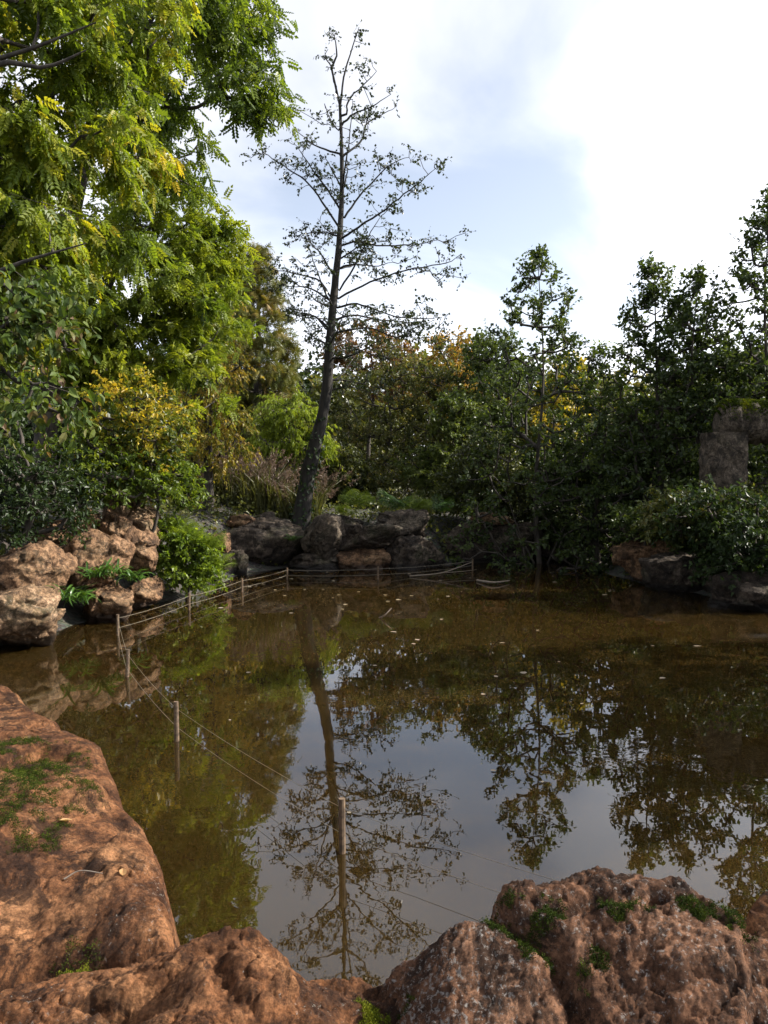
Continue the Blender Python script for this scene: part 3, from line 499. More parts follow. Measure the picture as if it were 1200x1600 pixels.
# alders continuing along the right bank beyond the frame: they shade the right half of the water
for i, (x, y, h, R) in enumerate([(9.4, 9.3, 7.4, 1.7), (10.8, 7.7, 7.4, 1.8), (8.6, 6.6, 5.6, 1.5), (12.4, 6.2, 8.4, 1.9)]):
    b = np.array([x, y, gz1(x, y) - .05])
    tree('young_alder_tree', ['alder beyond the right edge nearest the inlet', 'broad alder beyond the right edge nearest the camera', 'shortest alder beyond the right edge close to the water', 'tallest alder beyond the right edge standing back from the water'][i], [b, b + [.1, 0, h * .3], b + [-.1, .1, h * .65], b + [0, 0, h]], .11, ncl=150, clr=.5, ntw=5, nlf=9, L=.13, W=.09, leaf='young_alder', seed=95 + i, cone=(b[2] + 1, b[2] + h - .3, R, .6), v=(.4, .15, .15), group='alders outside the right edge')
# background wood, far enough that single leaves merge
G_F = 'trees closing the view behind the pond'
FAR = [(110, 640, 22, 'dark'), (480, 560, 40, 'dark'), (540, 590, 37, 'olive'), (640, 545, 42, 'olive'), (745, 530, 40, 'olive'), (800, 560, 36, 'dark'), (910, 570, 38, 'olive'), (985, 650, 34, 'dark'), (1080, 590, 33, 'olive'), (1160, 540, 30, 'dark'), (290, 560, 36, 'dark'), (400, 610, 42, 'dark'), (180, 480, 34, 'olive'), (60, 420, 30, 'dark'), (1260, 520, 28, 'olive')]
FLAB = ['dark tree low behind the yellow shrub on the left bank', 'dark tree far behind the alder trunk on its left', 'far tree just right of the alder trunk behind the olive shrubs', 'far tree under the russet and orange crowns', 'far green tree right of the orange topped tree', 'dark far tree left of the lone young alder', 'far tree between lone young alder and slim pair', 'dark far tree low behind the slim alder pair', 'far tree right behind the slim alder pair', 'dark far tree behind the stone gateway', 'dark far tree behind the drooping birch', 'dark far tree below the dawn redwoods', 'far tree behind the bright green locust', 'far tree behind the walnut at the left edge', 'far tree beyond the right edge behind the gateway']
for i, ((px, top, d, lf), lab) in enumerate(zip(FAR, FLAB)):
    k = F_PX / d; hh = (790 - top) / k
    tree('background_tree', lab, stem(px, top + 10, d), .16, [lobe(px, top + (790 - top) * .35, d, 2.3 * k, hh * .36 * k, 2), lobe(px, top + (790 - top) * .75, d, 2.7 * k, hh * .3 * k, 2)], ncl=120, clr=.85, ntw=6, nlf=7, L=.26, W=.19, leaf=lf, seed=120 + i, v=(.5, .2, .15), group=G_F, out=.5)

def far_wood():                                         # a wood so far off that it reads as one mass
    r = RNG(72); n = 26000; x = r.uniform(-48, 48, n); y = r.uniform(52, 64, n); h = 5.2 + fbm(np.stack([x * .16, y * .1, x * 0], 1), 3, 9) * 3.2; P = np.stack([x, y, gz(x, y) + h * r.random(n) ** .7], 1); mb = MB()
    leaves(mb, P, rdir(r, n) + np.array([0, 0, -.3]), rdir(r, n) + np.array([0, 0, .6]), .62 * (.6 + .7 * r.random(n)), .46, T_SIMPLE, np.clip(.4 + fbm(P * .2, 2, 3) + r.normal(0, .15, n), 0, 1))
    o = mb.build('distant_wood', M['olive'], kind='stuff'); tag(o, 'distant wood closing the gaps low behind all the trees', 'wood')
far_wood()

# ------------------------------------------------------------------ boulders
def boulder(name, label, c, size, seed, m, rotz=0.0, tilt=(0, 0), n=34, nf=11, p=19, rough=.055, group='boulders around the pond', flat_top=None):
    r = RNG(seed); lin = np.linspace(-1, 1, n); a, b = np.meshgrid(lin, lin, indexing='ij'); a, b = a.ravel(), b.ravel(); o = np.ones_like(a); fs = []
    for ax in range(3):
        for s in (-1, 1):
            q = np.zeros((len(a), 3)); q[:, ax] = s * o; q[:, (ax + 1) % 3] = np.tan(a * .785) * (s); q[:, (ax + 2) % 3] = np.tan(b * .785); fs.append(q)
    D = nrm(np.concatenate(fs)); key = np.round(D, 5); _, ix, inv = np.unique(key, axis=0, return_index=True, return_inverse=True); inv = inv.ravel()
    i, j = np.meshgrid(np.arange(n - 1), np.arange(n - 1), indexing='ij'); i, j = i.ravel(), j.ravel(); Q = np.stack([i * n + j, (i + 1) * n + j, (i + 1) * n + j + 1, i * n + j + 1], 1)
    F = np.concatenate([Q + k * n * n for k in range(6)]); F = inv[F]; D = D[ix]
    nn = rdir(r, nf); h = r.uniform(.58, .98, nf); base = np.concatenate([np.eye(3), -np.eye(3)]); nn = np.concatenate([nn, base + r.normal(size=(6, 3)) * .18]); nn = nrm(nn); h = np.concatenate([h, r.uniform(.85, 1, 6)])
    if flat_top is not None: nn = np.vstack([nn, nrm(np.array([flat_top]))]); h = np.append(h, .62)
    rr = (np.maximum(D @ nn.T, 0) / h) ** p; R = rr.sum(1) ** (-1 / p); V = D * R[:, None]
    Vw = V + np.stack([fbm(V * 2.2 + k * 9, 2, seed + k) for k in range(3)], 1) * .12
    V = V + D * (fbm(V * 1.5 + seed, 2, seed) * rough * 1.4 + facets(Vw + seed, .75, seed, .24, .04) + facets(Vw + seed, .28, seed + 3, .17, .03) + facets(Vw + seed, .12, seed + 4, .13, .03) + fbm(V * 6 + seed, 4, seed + 7, .6) * rough * .5)[:, None]
    V = V * np.array(size)
    cx, sx, cy, sy, cz, sz = math.cos(tilt[0]), math.sin(tilt[0]), math.cos(tilt[1]), math.sin(tilt[1]), math.cos(rotz), math.sin(rotz)
    Rm = np.array([[cz, -sz, 0], [sz, cz, 0], [0, 0, 1]]) @ np.array([[cy, 0, sy], [0, 1, 0], [-sy, 0, cy]]) @ np.array([[1, 0, 0], [0, cx, -sx], [0, sx, cx]])
    V = V @ Rm.T; mb = MB(); mb.add(V, F[:, ::-1]); o = mb.build(name, M[m], smooth=True); o.location = tuple(float(x) for x in c)
    if label: tag(o, label, 'boulder', group)
    me = o.data; me.update(); return o
def bpx(label, x0, y0, x1, y1, d, dep, seed, m, **k):    # a boulder given its outline box in the photo and its distance
    c = (U(x0, y0, d) + U(x1, y1, d)) / 2; w = (x1 - x0) / F_PX * d / 2; h = (y1 - y0) / F_PX * d / 2
    return boulder('boulder', label, c, (w * 1.12, dep, h * 1.12), seed, m, **k)
G1, G2, G3 = 'boulders of the left bank', 'rocks walling the far bank', 'rocks beside the inlet'
bpx('broad brown boulder with shaded left face at the left edge', -15, 848, 104, 945, 10.6, .55, 201, 'rock_bank', tilt=(0, .30), group=G1)
bpx('largest rounded brown boulder in the left bank pile', 82, 825, 204, 915, 11.6, .6, 202, 'rock_bank', group=G1, tilt=(0, .1))
bpx('pale mossy block standing in the water at the left edge', -40, 908, 92, 1018, 9.7, .5, 203, 'rock_pale', group=G1)
bpx('squared sunlit block at the waterline below the strap ferns', 132, 905, 198, 985, 11.6, .42, 204, 'rock_bank', group=G1, p=16)
bpx('dark slanting rock wedged right of the largest left boulder', 190, 832, 246, 888, 12.1, .4, 205, 'rock_bank', group=G1, tilt=(0, .4))
bpx('orange lit peaked rock at the top of the left pile', 164, 775, 212, 822, 13.3, .4, 206, 'rock_pale', group=G1)
bpx('flat rock beside the peaked one atop the left pile', 200, 790, 246, 820, 13.5, .4, 207, 'rock_pale', group=G1)
bpx('small pointed rock behind the largest left boulder', 112, 798, 158, 836, 12.5, .35, 208, 'rock_bank', group=G1)
bpx('reddish rock between the two peaks of the left pile', 158, 808, 206, 850, 12.6, .4, 209, 'rock_bank', group=G1, tilt=(0, .5))
bpx('shadowed rock between left edge boulder and largest one', 58, 815, 104, 862, 12.0, .4, 210, 'rock_bank', group=G1)
bpx('tan slab lying behind the green ferns on the left pile', 208, 812, 252, 850, 13.2, .4, 211, 'rock_pale', group=G1)
bpx('low wet rock at the waterline under the green shrub', 188, 905, 258, 950, 12.6, .45, 212, 'rock_bank', group=G1)
bpx('small pale stone behind the left edge boulder', 38, 838, 62, 862, 11.8, .25, 213, 'rock_pale', group=G1)
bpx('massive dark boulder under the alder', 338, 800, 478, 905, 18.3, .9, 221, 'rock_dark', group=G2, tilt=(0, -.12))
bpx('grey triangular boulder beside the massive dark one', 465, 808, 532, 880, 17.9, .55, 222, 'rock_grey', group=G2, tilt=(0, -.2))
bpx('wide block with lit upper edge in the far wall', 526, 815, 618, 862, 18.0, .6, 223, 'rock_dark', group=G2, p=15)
bpx('rough knobbly rock with lit face at the waterline', 530, 852, 604, 905, 17.9, .5, 224, 'rock_bank', group=G2, rough=.11)
bpx('grey rounded boulder on top of the far wall', 585, 798, 664, 845, 18.7, .6, 225, 'rock_grey', group=G2)
bpx('slanting boulder with pale streak at the end of the far wall', 600, 838, 692, 905, 18.1, .6, 226, 'rock_dark', group=G2, tilt=(0, .3))
bpx('low shadowed block beneath the grey triangular boulder', 452, 866, 540, 902, 17.8, .5, 227, 'rock_dark', group=G2, p=16)
bpx('small grey stone at the left end of the far wall', 330, 832, 362, 865, 16.9, .3, 228, 'rock_bank', group=G2)
bpx('rounded dark stone in the corner of the left and far banks', 352, 858, 390, 905, 17.0, .4, 229, 'rock_dark', group=G2)
bpx('small red stone lying atop the massive dark boulder', 352, 806, 396, 826, 18.2, .3, 230, 'rock_bank', group=G2)
bpx('small rock filling the gap behind the triangular boulder', 520, 806, 560, 836, 18.8, .4, 231, 'rock_dark', group=G2)
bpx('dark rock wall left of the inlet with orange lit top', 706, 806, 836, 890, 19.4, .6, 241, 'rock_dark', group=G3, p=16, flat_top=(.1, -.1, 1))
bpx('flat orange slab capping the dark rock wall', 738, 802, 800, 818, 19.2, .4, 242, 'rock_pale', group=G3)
bpx('low dark rock at the back of the inlet', 830, 838, 925, 888, 20.3, .6, 243, 'rock_dark', group=G3)
bpx('pale topped rock at the right of the inlet', 968, 838, 1060, 905, 15.9, .6, 244, 'rock_bank', group=G3)
bpx('upper rock above the pale topped one right of the inlet', 972, 815, 1040, 850, 16.3, .5, 245, 'rock_dark', group=G3)
bpx('dark waterline rock below the overhanging right bush', 1020, 870, 1110, 945, 14.6, .6, 246, 'rock_dark', group=G3)
bpx('dark waterline rock at the right edge of the photo', 1110, 890, 1230, 975, 12.6, .6, 247, 'rock_dark', group=G3)

# ------------------------------------------------------------------ foreground rocks: surfaces through surveyed heights
def tps(P, z):
    n = len(P); d = np.linalg.norm(P[:, None] - P[None], axis=2); K = np.where(d > 0, d * d * np.log(d + 1e-9), 0) + np.eye(n) * .004
    A = np.zeros((n + 3, n + 3)); A[:n, :n] = K; A[:n, n] = A[n, :n] = 1; A[:n, n + 1:] = P; A[n + 1:, :n] = P.T
    w = np.linalg.solve(A, np.concatenate([z, np.zeros(3)])); return lambda Q: tps_eval(P, w, Q)
def tps_eval(P, w, Q):
    r = w[len(P)] + Q @ w[len(P) + 1:]
    for p, k in zip(P, w): d = np.linalg.norm(Q - p, axis=1); r = r + k * d * d * np.log(d + 1e-9)
    return r
def polydist(X, Y, L):
    d = np.full(X.shape, 1e9); P = np.stack([X, Y], -1)
    for a, b in zip(L[:-1], L[1:]): e = b - a; w = P - a; t = np.clip((w @ e) / max(e @ e, 1e-9), 0, 1); d = np.minimum(d, np.linalg.norm(w - t[..., None] * e, axis=-1))
    return d
FG = {}
def fg_rock(name, label, outline, ctrl, cracks, step, m, seed, amp=1.0, strat=0.0, ledges=()):
    O3 = np.array([Uz(*p) for p in outline]); poly = O3[:, :2]
    C = np.array([Uz(*p) for p in ctrl] + [list(p) for p in O3]); f = tps(C[:, :2], C[:, 2]); lo, hi = poly.min(0) - .3, poly.max(0) + .3
    X, Y = np.meshgrid(np.arange(lo[0], hi[0], step), np.arange(lo[1], hi[1], step), indexing='ij'); sh = X.shape; X, Y = X.ravel(), Y.ravel(); p2 = np.stack([X, Y, X * 0 + seed], 1)
    wx, wy = fbm(p2 * 3.1, 2, seed) * .07 * amp, fbm(p2 * 3.1, 2, seed + 31) * .07 * amp; sd = sdpoly(X + wx, Y + wy, poly)
    Z = f(np.stack([X, Y], 1)); Z = np.clip(Z, -.2, 1.25)
    wp = np.stack([X + fbm(p2 * 6, 3, seed + 60) * .03, Y + fbm(p2 * 6, 3, seed + 61) * .03], 1)
    an = np.array([1.0, 1.0]) if not strat else np.array([.55, 1.5]); wr = np.stack([wp[:, 0] * .95 + wp[:, 1] * .31, wp[:, 1] * .95 - wp[:, 0] * .31], 1) * an
    Z = Z + amp * (fbm(p2 * 1.7, 2, seed + 3) * .035 + facets(wr, .42, seed, .24, .015) + facets(wr, .15, seed + 1, .12, .035) * sm(-.35, .25, fbm(p2 * 3, 2, seed + 62)) + facets(wr, .05, seed + 2, .12, .05) * (.25 + .75 * sm(-.2, .3, fbm(p2 * 4.5, 2, seed + 63))))
    if strat:                                            # tilted beds breaking into small ledges
        q = (Y * 9 - X * 3.2 + fbm(p2 * 2.5, 3, seed + 12) * 2.2); Z = Z + strat * (np.abs((q % 1) - .5) - .25) * (.5 + fbm(p2 * 4, 2, seed + 14))
    for ln, wd_, dp in cracks:
        L2 = np.array([Uz(*p) for p in ln])[:, :2]; dd = polydist(X + wx * .5, Y + wy * .5, L2) * (1 + .5 * fbm(p2 * 14, 2, seed + 20)); Z = Z - dp * np.exp(-(dd / wd_) ** 2)
    for ln, hgt, fall in ledges:                         # broken steps: the ground left of the line stands higher by hgt, fading away from it
        L2 = np.array([Uz(*p) for p in ln])[:, :2]; wj = fbm(p2 * 11, 3, seed + 70) * .035; Px, Py = X + wj, Y + wj * .7; bd = np.full(X.shape, 1e9); sdn = np.zeros_like(X)
        for a_, b_ in zip(L2[:-1], L2[1:]):
            e = b_ - a_; wv = np.stack([Px - a_[0], Py - a_[1]], -1); tt = np.clip((wv @ e) / (e @ e), 0, 1); dv = wv - tt[:, None] * e; dd = np.linalg.norm(dv, axis=1); cr = np.sign(e[0] * wv[:, 1] - e[1] * wv[:, 0]); mk = dd < bd; bd = np.where(mk, dd, bd); sdn = np.where(mk, cr, sdn)
        endf = np.minimum(sm(0, .12, np.linalg.norm(np.stack([X, Y], 1) - L2[0], axis=1)), sm(0, .12, np.linalg.norm(np.stack([X, Y], 1) - L2[-1], axis=1)))
        Z = Z + hgt * endf * (np.where(sdn > 0, np.exp(-bd / fall), 0) - np.where(sdn <= 0, np.exp(-bd / (fall * .35)) * .5, 0))
    Z = Z - .05 * np.exp(-np.maximum(sd, 0) / .035) - np.maximum(-sd, 0) * 4.2
    Zg = Z.reshape(sh)
    for _ in range(2):                                   # weathering: soften the joints so they do not follow the grid
        Zg = np.pad(Zg, 1, mode='edge'); Zg = (Zg[:-2] + 2 * Zg[1:-1] + Zg[2:]) / 4; Zg = (Zg[:, :-2] + 2 * Zg[:, 1:-1] + Zg[:, 2:]) / 4
    Z = Zg.ravel()
    pit = fbm(p2 * np.array([21, 27, 1]), 4, seed + 64, .6); pm = sm(-.25, .3, fbm(p2 * 2.6, 2, seed + 66)); Z = Z - np.clip((pit - .20) * 5, 0, 1) * .011 * pm - np.clip((fbm(p2 * 58, 2, seed + 67) - .18) * 5, 0, 1) * .005
    for q_, fr, dp_ in ((0, (3.1, 4.3), .016), (1, (7, 9.5), .009)):                # hairline cracks
        cn = fbm(np.stack([wp[:, 0] * fr[0], wp[:, 1] * fr[1], X * 0 + seed + q_], 1), 3, seed + 80 + q_, .45); Z = Z - dp_ * np.exp(-(cn / .028) ** 2) * sm(-.1, .25, fbm(p2 * 2.1, 2, seed + 84 + q_))
    V = np.stack([X, Y, Z], 1); G = V.reshape(*sh, 3); Nn = nrm(np.cross(np.gradient(G, axis=0).reshape(-1, 3), np.gradient(G, axis=1).reshape(-1, 3)))
    V = V + Nn * amp * (fbm(V * 30, 3, seed + 40, .7) * .003 + fbm(V * 70, 3, seed + 44, .8) * .0042 + fbm(V * 18, 4, seed + 50, .6, ridged=True) * .007 + fbm(V * 8, 3, seed + 52, .55, ridged=True) * .008 * (1 - np.abs(Nn[:, 2])))[:, None]
    keep = ((sd > -.27) & (V[:, 2] > -.45)).reshape(sh); kf = keep[:-1, :-1] & keep[1:, :-1] & keep[1:, 1:] & keep[:-1, 1:]; i, j = np.nonzero(kf); mcol = sh[1]
    F = np.stack([i * mcol + j, (i + 1) * mcol + j, (i + 1) * mcol + j + 1, i * mcol + j + 1], 1); used = np.unique(F); rm = np.full(len(V), -1); rm[used] = np.arange(len(used)); F = rm[F]; V = V[used]
    base = np.array([poly[:, 0].mean(), poly[:, 1].mean(), .3]); root = thing(name, label, 'boulder', base, 'rocks at the photographer\'s feet'); mb = MB(); mb.add(V, F); mb.build('rock_mass', M[m], root, smooth=True)
    FG[name + str(seed)] = (root, V, Nn[used]); return root, V, Nn[used]
def moss(root, V, N, spots, seed, n=5000, vm=.45, h=.012):
    r = RNG(seed); w = np.zeros(len(V))
    for (px, py, z, rad) in spots: c = Uz(px, py, z)[:2]; w = np.maximum(w, 1 - np.linalg.norm(V[:, :2] - c, axis=1) / rad)
    w = np.where(w > 0, w + fbm(V * 15, 4, seed, .6) * 1.7 - .42, -1); k = np.nonzero((w > 0.02) & (N[:, 2] > .2))[0]
    if not len(k): return
    q = r.choice(k, n); lump = np.maximum(fbm(V[q] * 38, 2, seed + 2) + .35, 0); hh = h * (.3 + lump * 1.7)
    P = V[q] + r.normal(size=(n, 3)) * .004 + N[q] * (hh * r.random(n))[:, None]; mb = MB()
    leaves(mb, P, N[q] * .8 + rdir(r, n) * .8, rdir(r, n), .004 * (.6 + .8 * r.random(n)), .0030, T_SIMPLE, np.clip(vm + lump * .35 + r.normal(0, .15, n), 0, 1)); mb.build('moss', M['moss'], root, kind='stuff')
zs = .95
ro, V, N = fg_rock('foreground_boulder', 'large flat reddish slab with moss at the lower left', [(-60, 1040, 1.0), (30, 1085, 1.0), (95, 1125, .98), (150, 1160, .97), (190, 1215, .95), (218, 1290, .94), (246, 1330, .93), (262, 1400, .92), (268, 1478, .90), (150, 1500, .86), (40, 1512, .84), (-330, 1560, .85), (-520, 1300, 1.0), (-330, 1110, 1.02)],
                   [(60, 1250, 1.03), (120, 1330, .97), (60, 1400, .93), (180, 1420, .93), (-100, 1350, 1.0)], [([(30, 1190, 1.0), (60, 1225, 1.0), (90, 1260, 1.0)], .03, .015), ([(170, 1270, .95), (195, 1300, .95)], .02, .02), ([(130, 1460, .9), (160, 1440, .9)], .015, .02)], .0085, 'rock_red', 301, .6, ledges=[([(20, 1430, .92), (110, 1425, .92), (190, 1395, .93), (235, 1350, .93)], .018, .12)])
moss(ro, V, N, [(40, 1190, 1.02, .28), (45, 1250, 1.02, .26), (15, 1230, 1.02, .22), (50, 1310, 1.0, .10), (110, 1490, .87, .07), (135, 1485, .87, .05)], 7, 38000, .26, .008)
slabV = V
ro, V, N = fg_rock('foreground_boulder', 'low cracked red rock between slab and right boulder along the bottom edge', [(-330, 1570, .86), (40, 1520, .86), (150, 1505, .87), (240, 1500, .88), (310, 1478, .93), (350, 1455, .97), (400, 1450, .98), (440, 1466, .96), (480, 1492, .92), (545, 1493, .90), (622, 1498, .88), (700, 1520, .84), (740, 1660, .76), (700, 2100, .70), (100, 2300, .70), (-700, 1900, .72)],
                   [(380, 1500, 1.0), (300, 1560, .98), (200, 1580, .93), (420, 1560, .95), (530, 1540, .86), (600, 1570, .80), (80, 1600, .92)], [([(470, 1530, .85), (520, 1560, .8), (590, 1545, .82)], .03, .04), ([(330, 1500, .97), (350, 1540, .97), (375, 1580, .95)], .025, .03), ([(150, 1570, .9), (260, 1590, .9)], .02, .035), ([(335, 1468, .96), (372, 1462, .97)], .012, .03)], .0062, 'rock_red', 302, .9, .03, ledges=[([(470, 1600, .9), (452, 1545, .94), (440, 1500, .95), (425, 1470, .97)], .04, .15), ([(340, 1610, .95), (325, 1550, .97), (330, 1500, .97), (350, 1470, .97)], .035, .12), ([(30, 1590, .9), (150, 1560, .9), (260, 1545, .93)], .03, .12)])
moss(ro, V, N, [(562, 1590, .82, .06), (580, 1600, .80, .05), (120, 1500, .87, .05)], 8, 8000, .8, .012)
ro, V, N = fg_rock('foreground_boulder', 'lichen flecked red boulder with mossy crack at the lower right', [(580, 1560, .80), (606, 1515, .86), (645, 1475, .93), (690, 1446, .99), (760, 1422, 1.02), (785, 1408, 1.03), (805, 1384, 1.045), (850, 1364, 1.06), (930, 1350, 1.08), (1010, 1352, 1.08), (1060, 1356, 1.08), (1105, 1385, 1.06), (1150, 1415, 1.04), (1240, 1450, 1.02), (1500, 1540, .95), (1500, 2000, .7), (1000, 2300, .68), (560, 1900, .66), (575, 1640, .68)],
                   [(700, 1500, .96), (680, 1570, .88), (760, 1560, .90), (900, 1430, 1.02), (1000, 1450, 1.01), (1050, 1550, .94), (980, 1570, .92), (1150, 1560, .93), (860, 1410, 1.03), (1200, 1520, .97)],
                   [([(775, 1412, 1.02), (800, 1440, 1.0), (835, 1475, .97), (870, 1515, .93), (895, 1560, .9), (930, 1640, .85)], .024, .08), ([(835, 1395, 1.07), (880, 1410, 1.06), (940, 1385, 1.08), (1000, 1392, 1.08), (1030, 1380, 1.09)], .022, .05), ([(1010, 1470, 1.03), (1000, 1500, 1.0), (1030, 1515, 1.0)], .015, .02), ([(1085, 1390, 1.07), (1150, 1470, 1.0)], .02, .03)], .0062, 'rock_red_b', 303, 1.0, ledges=[([(950, 1680, .82), (905, 1570, .9), (872, 1515, .93), (838, 1475, .97), (800, 1440, 1.0), (770, 1405, 1.02)][::-1], .03, .12), ([(1045, 1392, 1.08), (1000, 1398, 1.08), (945, 1388, 1.08), (885, 1412, 1.06), (830, 1398, 1.07)][::-1], .028, .08), ([(1240, 1560, .95), (1120, 1530, .97), (1040, 1520, .99), (1000, 1490, 1.0)][::-1], .03, .15), ([(760, 1600, .86), (720, 1540, .92), (690, 1500, .96)], .03, .12)])
moss(ro, V, N, [(780, 1425, 1.02, .055), (800, 1450, 1.0, .05), (830, 1490, .95, .06), (850, 1440, 1.0, .06), (950, 1395, 1.08, .06), (1000, 1400, 1.07, .04), (940, 1450, 1.05, .03), (1090, 1410, 1.06, .05), (1120, 1425, 1.04, .05), (1150, 1450, 1.02, .05), (920, 1495, 1.0, .03), (640, 1540, .9, .03)], 9, 22000, .16, .004)
boulder('boulder', 'orange lit rock behind the lichen flecked boulder at the right edge', Uz(1215, 1420, .85) + np.array([.30, .25, -.86]), (.42, .36, .62), 311, 'rock_red', group='rocks at the photographer\'s feet', n=50, rough=.05)

# ------------------------------------------------------------------ plants at the waterline
def strip(n=7): 
    t = np.linspace(0, 1, n); w = np.sin(np.clip(t * 1.02 + .06, 0, 1) * math.pi) ** .6; V = []
    for a, b in zip(t, w): V += [[a, -.5 * b, .12 * b], [a, 0, 0], [a, .5 * b, .12 * b]]
    F = []
    for i in range(n - 1): F += [[3*i, 3*i+3, 3*i+4, 3*i+1], [3*i+1, 3*i+4, 3*i+5, 3*i+2]]
    return np.array(V), np.array(F)
def strap_mesh(seed, m):
    r = RNG(seed); V, F = strip(9); arch = r.uniform(1.1, 2.3); t = V[:, 0]; ang = 1.15 - arch * t; dz = np.cumsum(np.sin(ang.reshape(-1, 3)[:, 1])) / 9; dx = np.cumsum(np.cos(ang.reshape(-1, 3)[:, 1])) / 9
    V2 = np.stack([np.repeat(dx, 3), V[:, 1] * .085 + .03 * np.sin(t * 6), np.repeat(dz, 3) + V[:, 2] * .12], 1); mb = MB(); mb.add(V2, F, np.clip(.6 + r.normal(0, .3) + 0 * V2[:, 0], 0, 1)); return mb.build('frond', M[m], link=False, smooth=True)
def fern_mesh(seed, m):
    r = RNG(seed); mb = MB(); arch = r.uniform(.9, 1.5); n = 15; P, A, L = [], [], []; x = z = 0.0; ax = MB()
    for i in range(n):
        t = i / n; an = 1.1 - arch * t; x2, z2 = x + math.cos(an) / n, z + math.sin(an) / n
        for s in (-1, 1): P.append((x2, 0, z2)); A.append((math.cos(an) * .45, s, math.sin(an) * .45 - .15)); L.append(.27 * math.sin(min(t * 1.1 + .15, 1) * math.pi) ** .8 + .02)
        x, z = x2, z2
    P, A, L = np.array(P), np.array(A), np.array(L); Tf = tmpl_spray(6); leaves(mb, P, A, np.tile([[-.3, 0, 1.0]], (len(P), 1)), L, L * .38, Tf, np.clip(.5 + r.normal(0, .2) + r.normal(0, .1, len(P)), 0, 1)); return mb.build('frond', M[m], link=False)
STR = [strap_mesh(i, 'tongue') for i in range(5)]; FRN = [fern_mesh(i, 'fern') for i in range(5)]; FRD = [fern_mesh(i + 9, 'tongue') for i in range(3)]
def plant(name, label, c, n, size, lib, seed, group=None, cat='fern', tilt=.35):
    r = RNG(seed); root = thing(name, label, cat, c, group)
    for i in range(n):
        o = mobj('frond', lib[i % len(lib)], root, None if lib is STR else 'stuff'); o.rotation_euler = (r.normal() * .2, -r.uniform(-.2, tilt), r.random() * 6.283); s = size * r.uniform(.65, 1.15); o.scale = (s, s, s); o.location = tuple(r.normal(size=3) * np.array([.06, .06, .015]) * (size / .4))
    return root
G5 = 'strap leaved ferns at the waterline'
SC = 1.05
for i, (px, py, d, n, s, lab) in enumerate([(118, 945, 10.7, 26, .42, 'strap leaved fern spreading in front of the squared waterline block'), (150, 905, 10.95, 24, .38, 'strap leaved fern below the largest left boulder'), (208, 910, 11.7, 22, .38, 'strap leaved fern between squared block and green shrub'), (96, 940, 10.0, 16, .36, 'strap leaved fern hanging beside the pale mossy block'), (180, 900, 11.2, 18, .34, 'strap leaved fern on top of the squared block')]):
    plant('strap_fern', lab, U(px, py, d), int(n * 2), s * SC, STR, 400 + i, G5)
G6 = 'bright ferns on the left bank'
for i, (px, py, d, n, s, lab) in enumerate([(318, 865, 13.4, 26, .62, 'bright fern at the tip of the left bank'), (290, 850, 13.5, 24, .6, 'bright fern on top of the green shrub'), (262, 840, 13.6, 20, .55, 'bright fern beside the tan slab'), (335, 890, 13.6, 22, .5, 'bright fern hanging over the water by the fence')]):
    plant('fern', lab, U(px, py, d), n, s, FRN, 420 + i, G6, tilt=.5)
tree('waterside_shrub', 'bushy green shrub bulging over the water beyond the left boulders', stem(290, 850, 13.5), .04, [lobe(290, 875, 13.4, 45, 38, .55), lobe(265, 850, 13.5, 35, 30, .5), lobe(320, 895, 13.6, 32, 25, .4)], ncl=110, clr=.24, ntw=6, nlf=11, L=.07, W=.05, leaf='fern', seed=36, cat='shrub', out=.6, up=.2, v=(.3, .25, .2), twr=.003)
G7 = 'ferns above the far rocks'
for i, (px, py, d, n, s, lab, lib) in enumerate([(560, 792, 18.8, 16, .75, 'fern with raised fronds above the wide far block', FRN), (620, 795, 19.2, 16, .7, 'fern behind the grey rounded far boulder', FRD), (650, 800, 19.0, 14, .65, 'fern at the right end of the far wall', FRN), (540, 805, 18.6, 12, .5, 'low fern right of the alder foot', FRN), (690, 800, 19.5, 14, .6, 'shaded fern left of the dark rock wall', FRD), (668, 880, 18.2, 12, .5, 'fern drooping to the water at the end of the far wall', FRD), (455, 845, 17.6, 10, .3, 'little fern in a cleft of the massive dark boulder', FRD)]):
    plant('fern', lab, U(px, py, d), n, s, lib, 440 + i, G7)
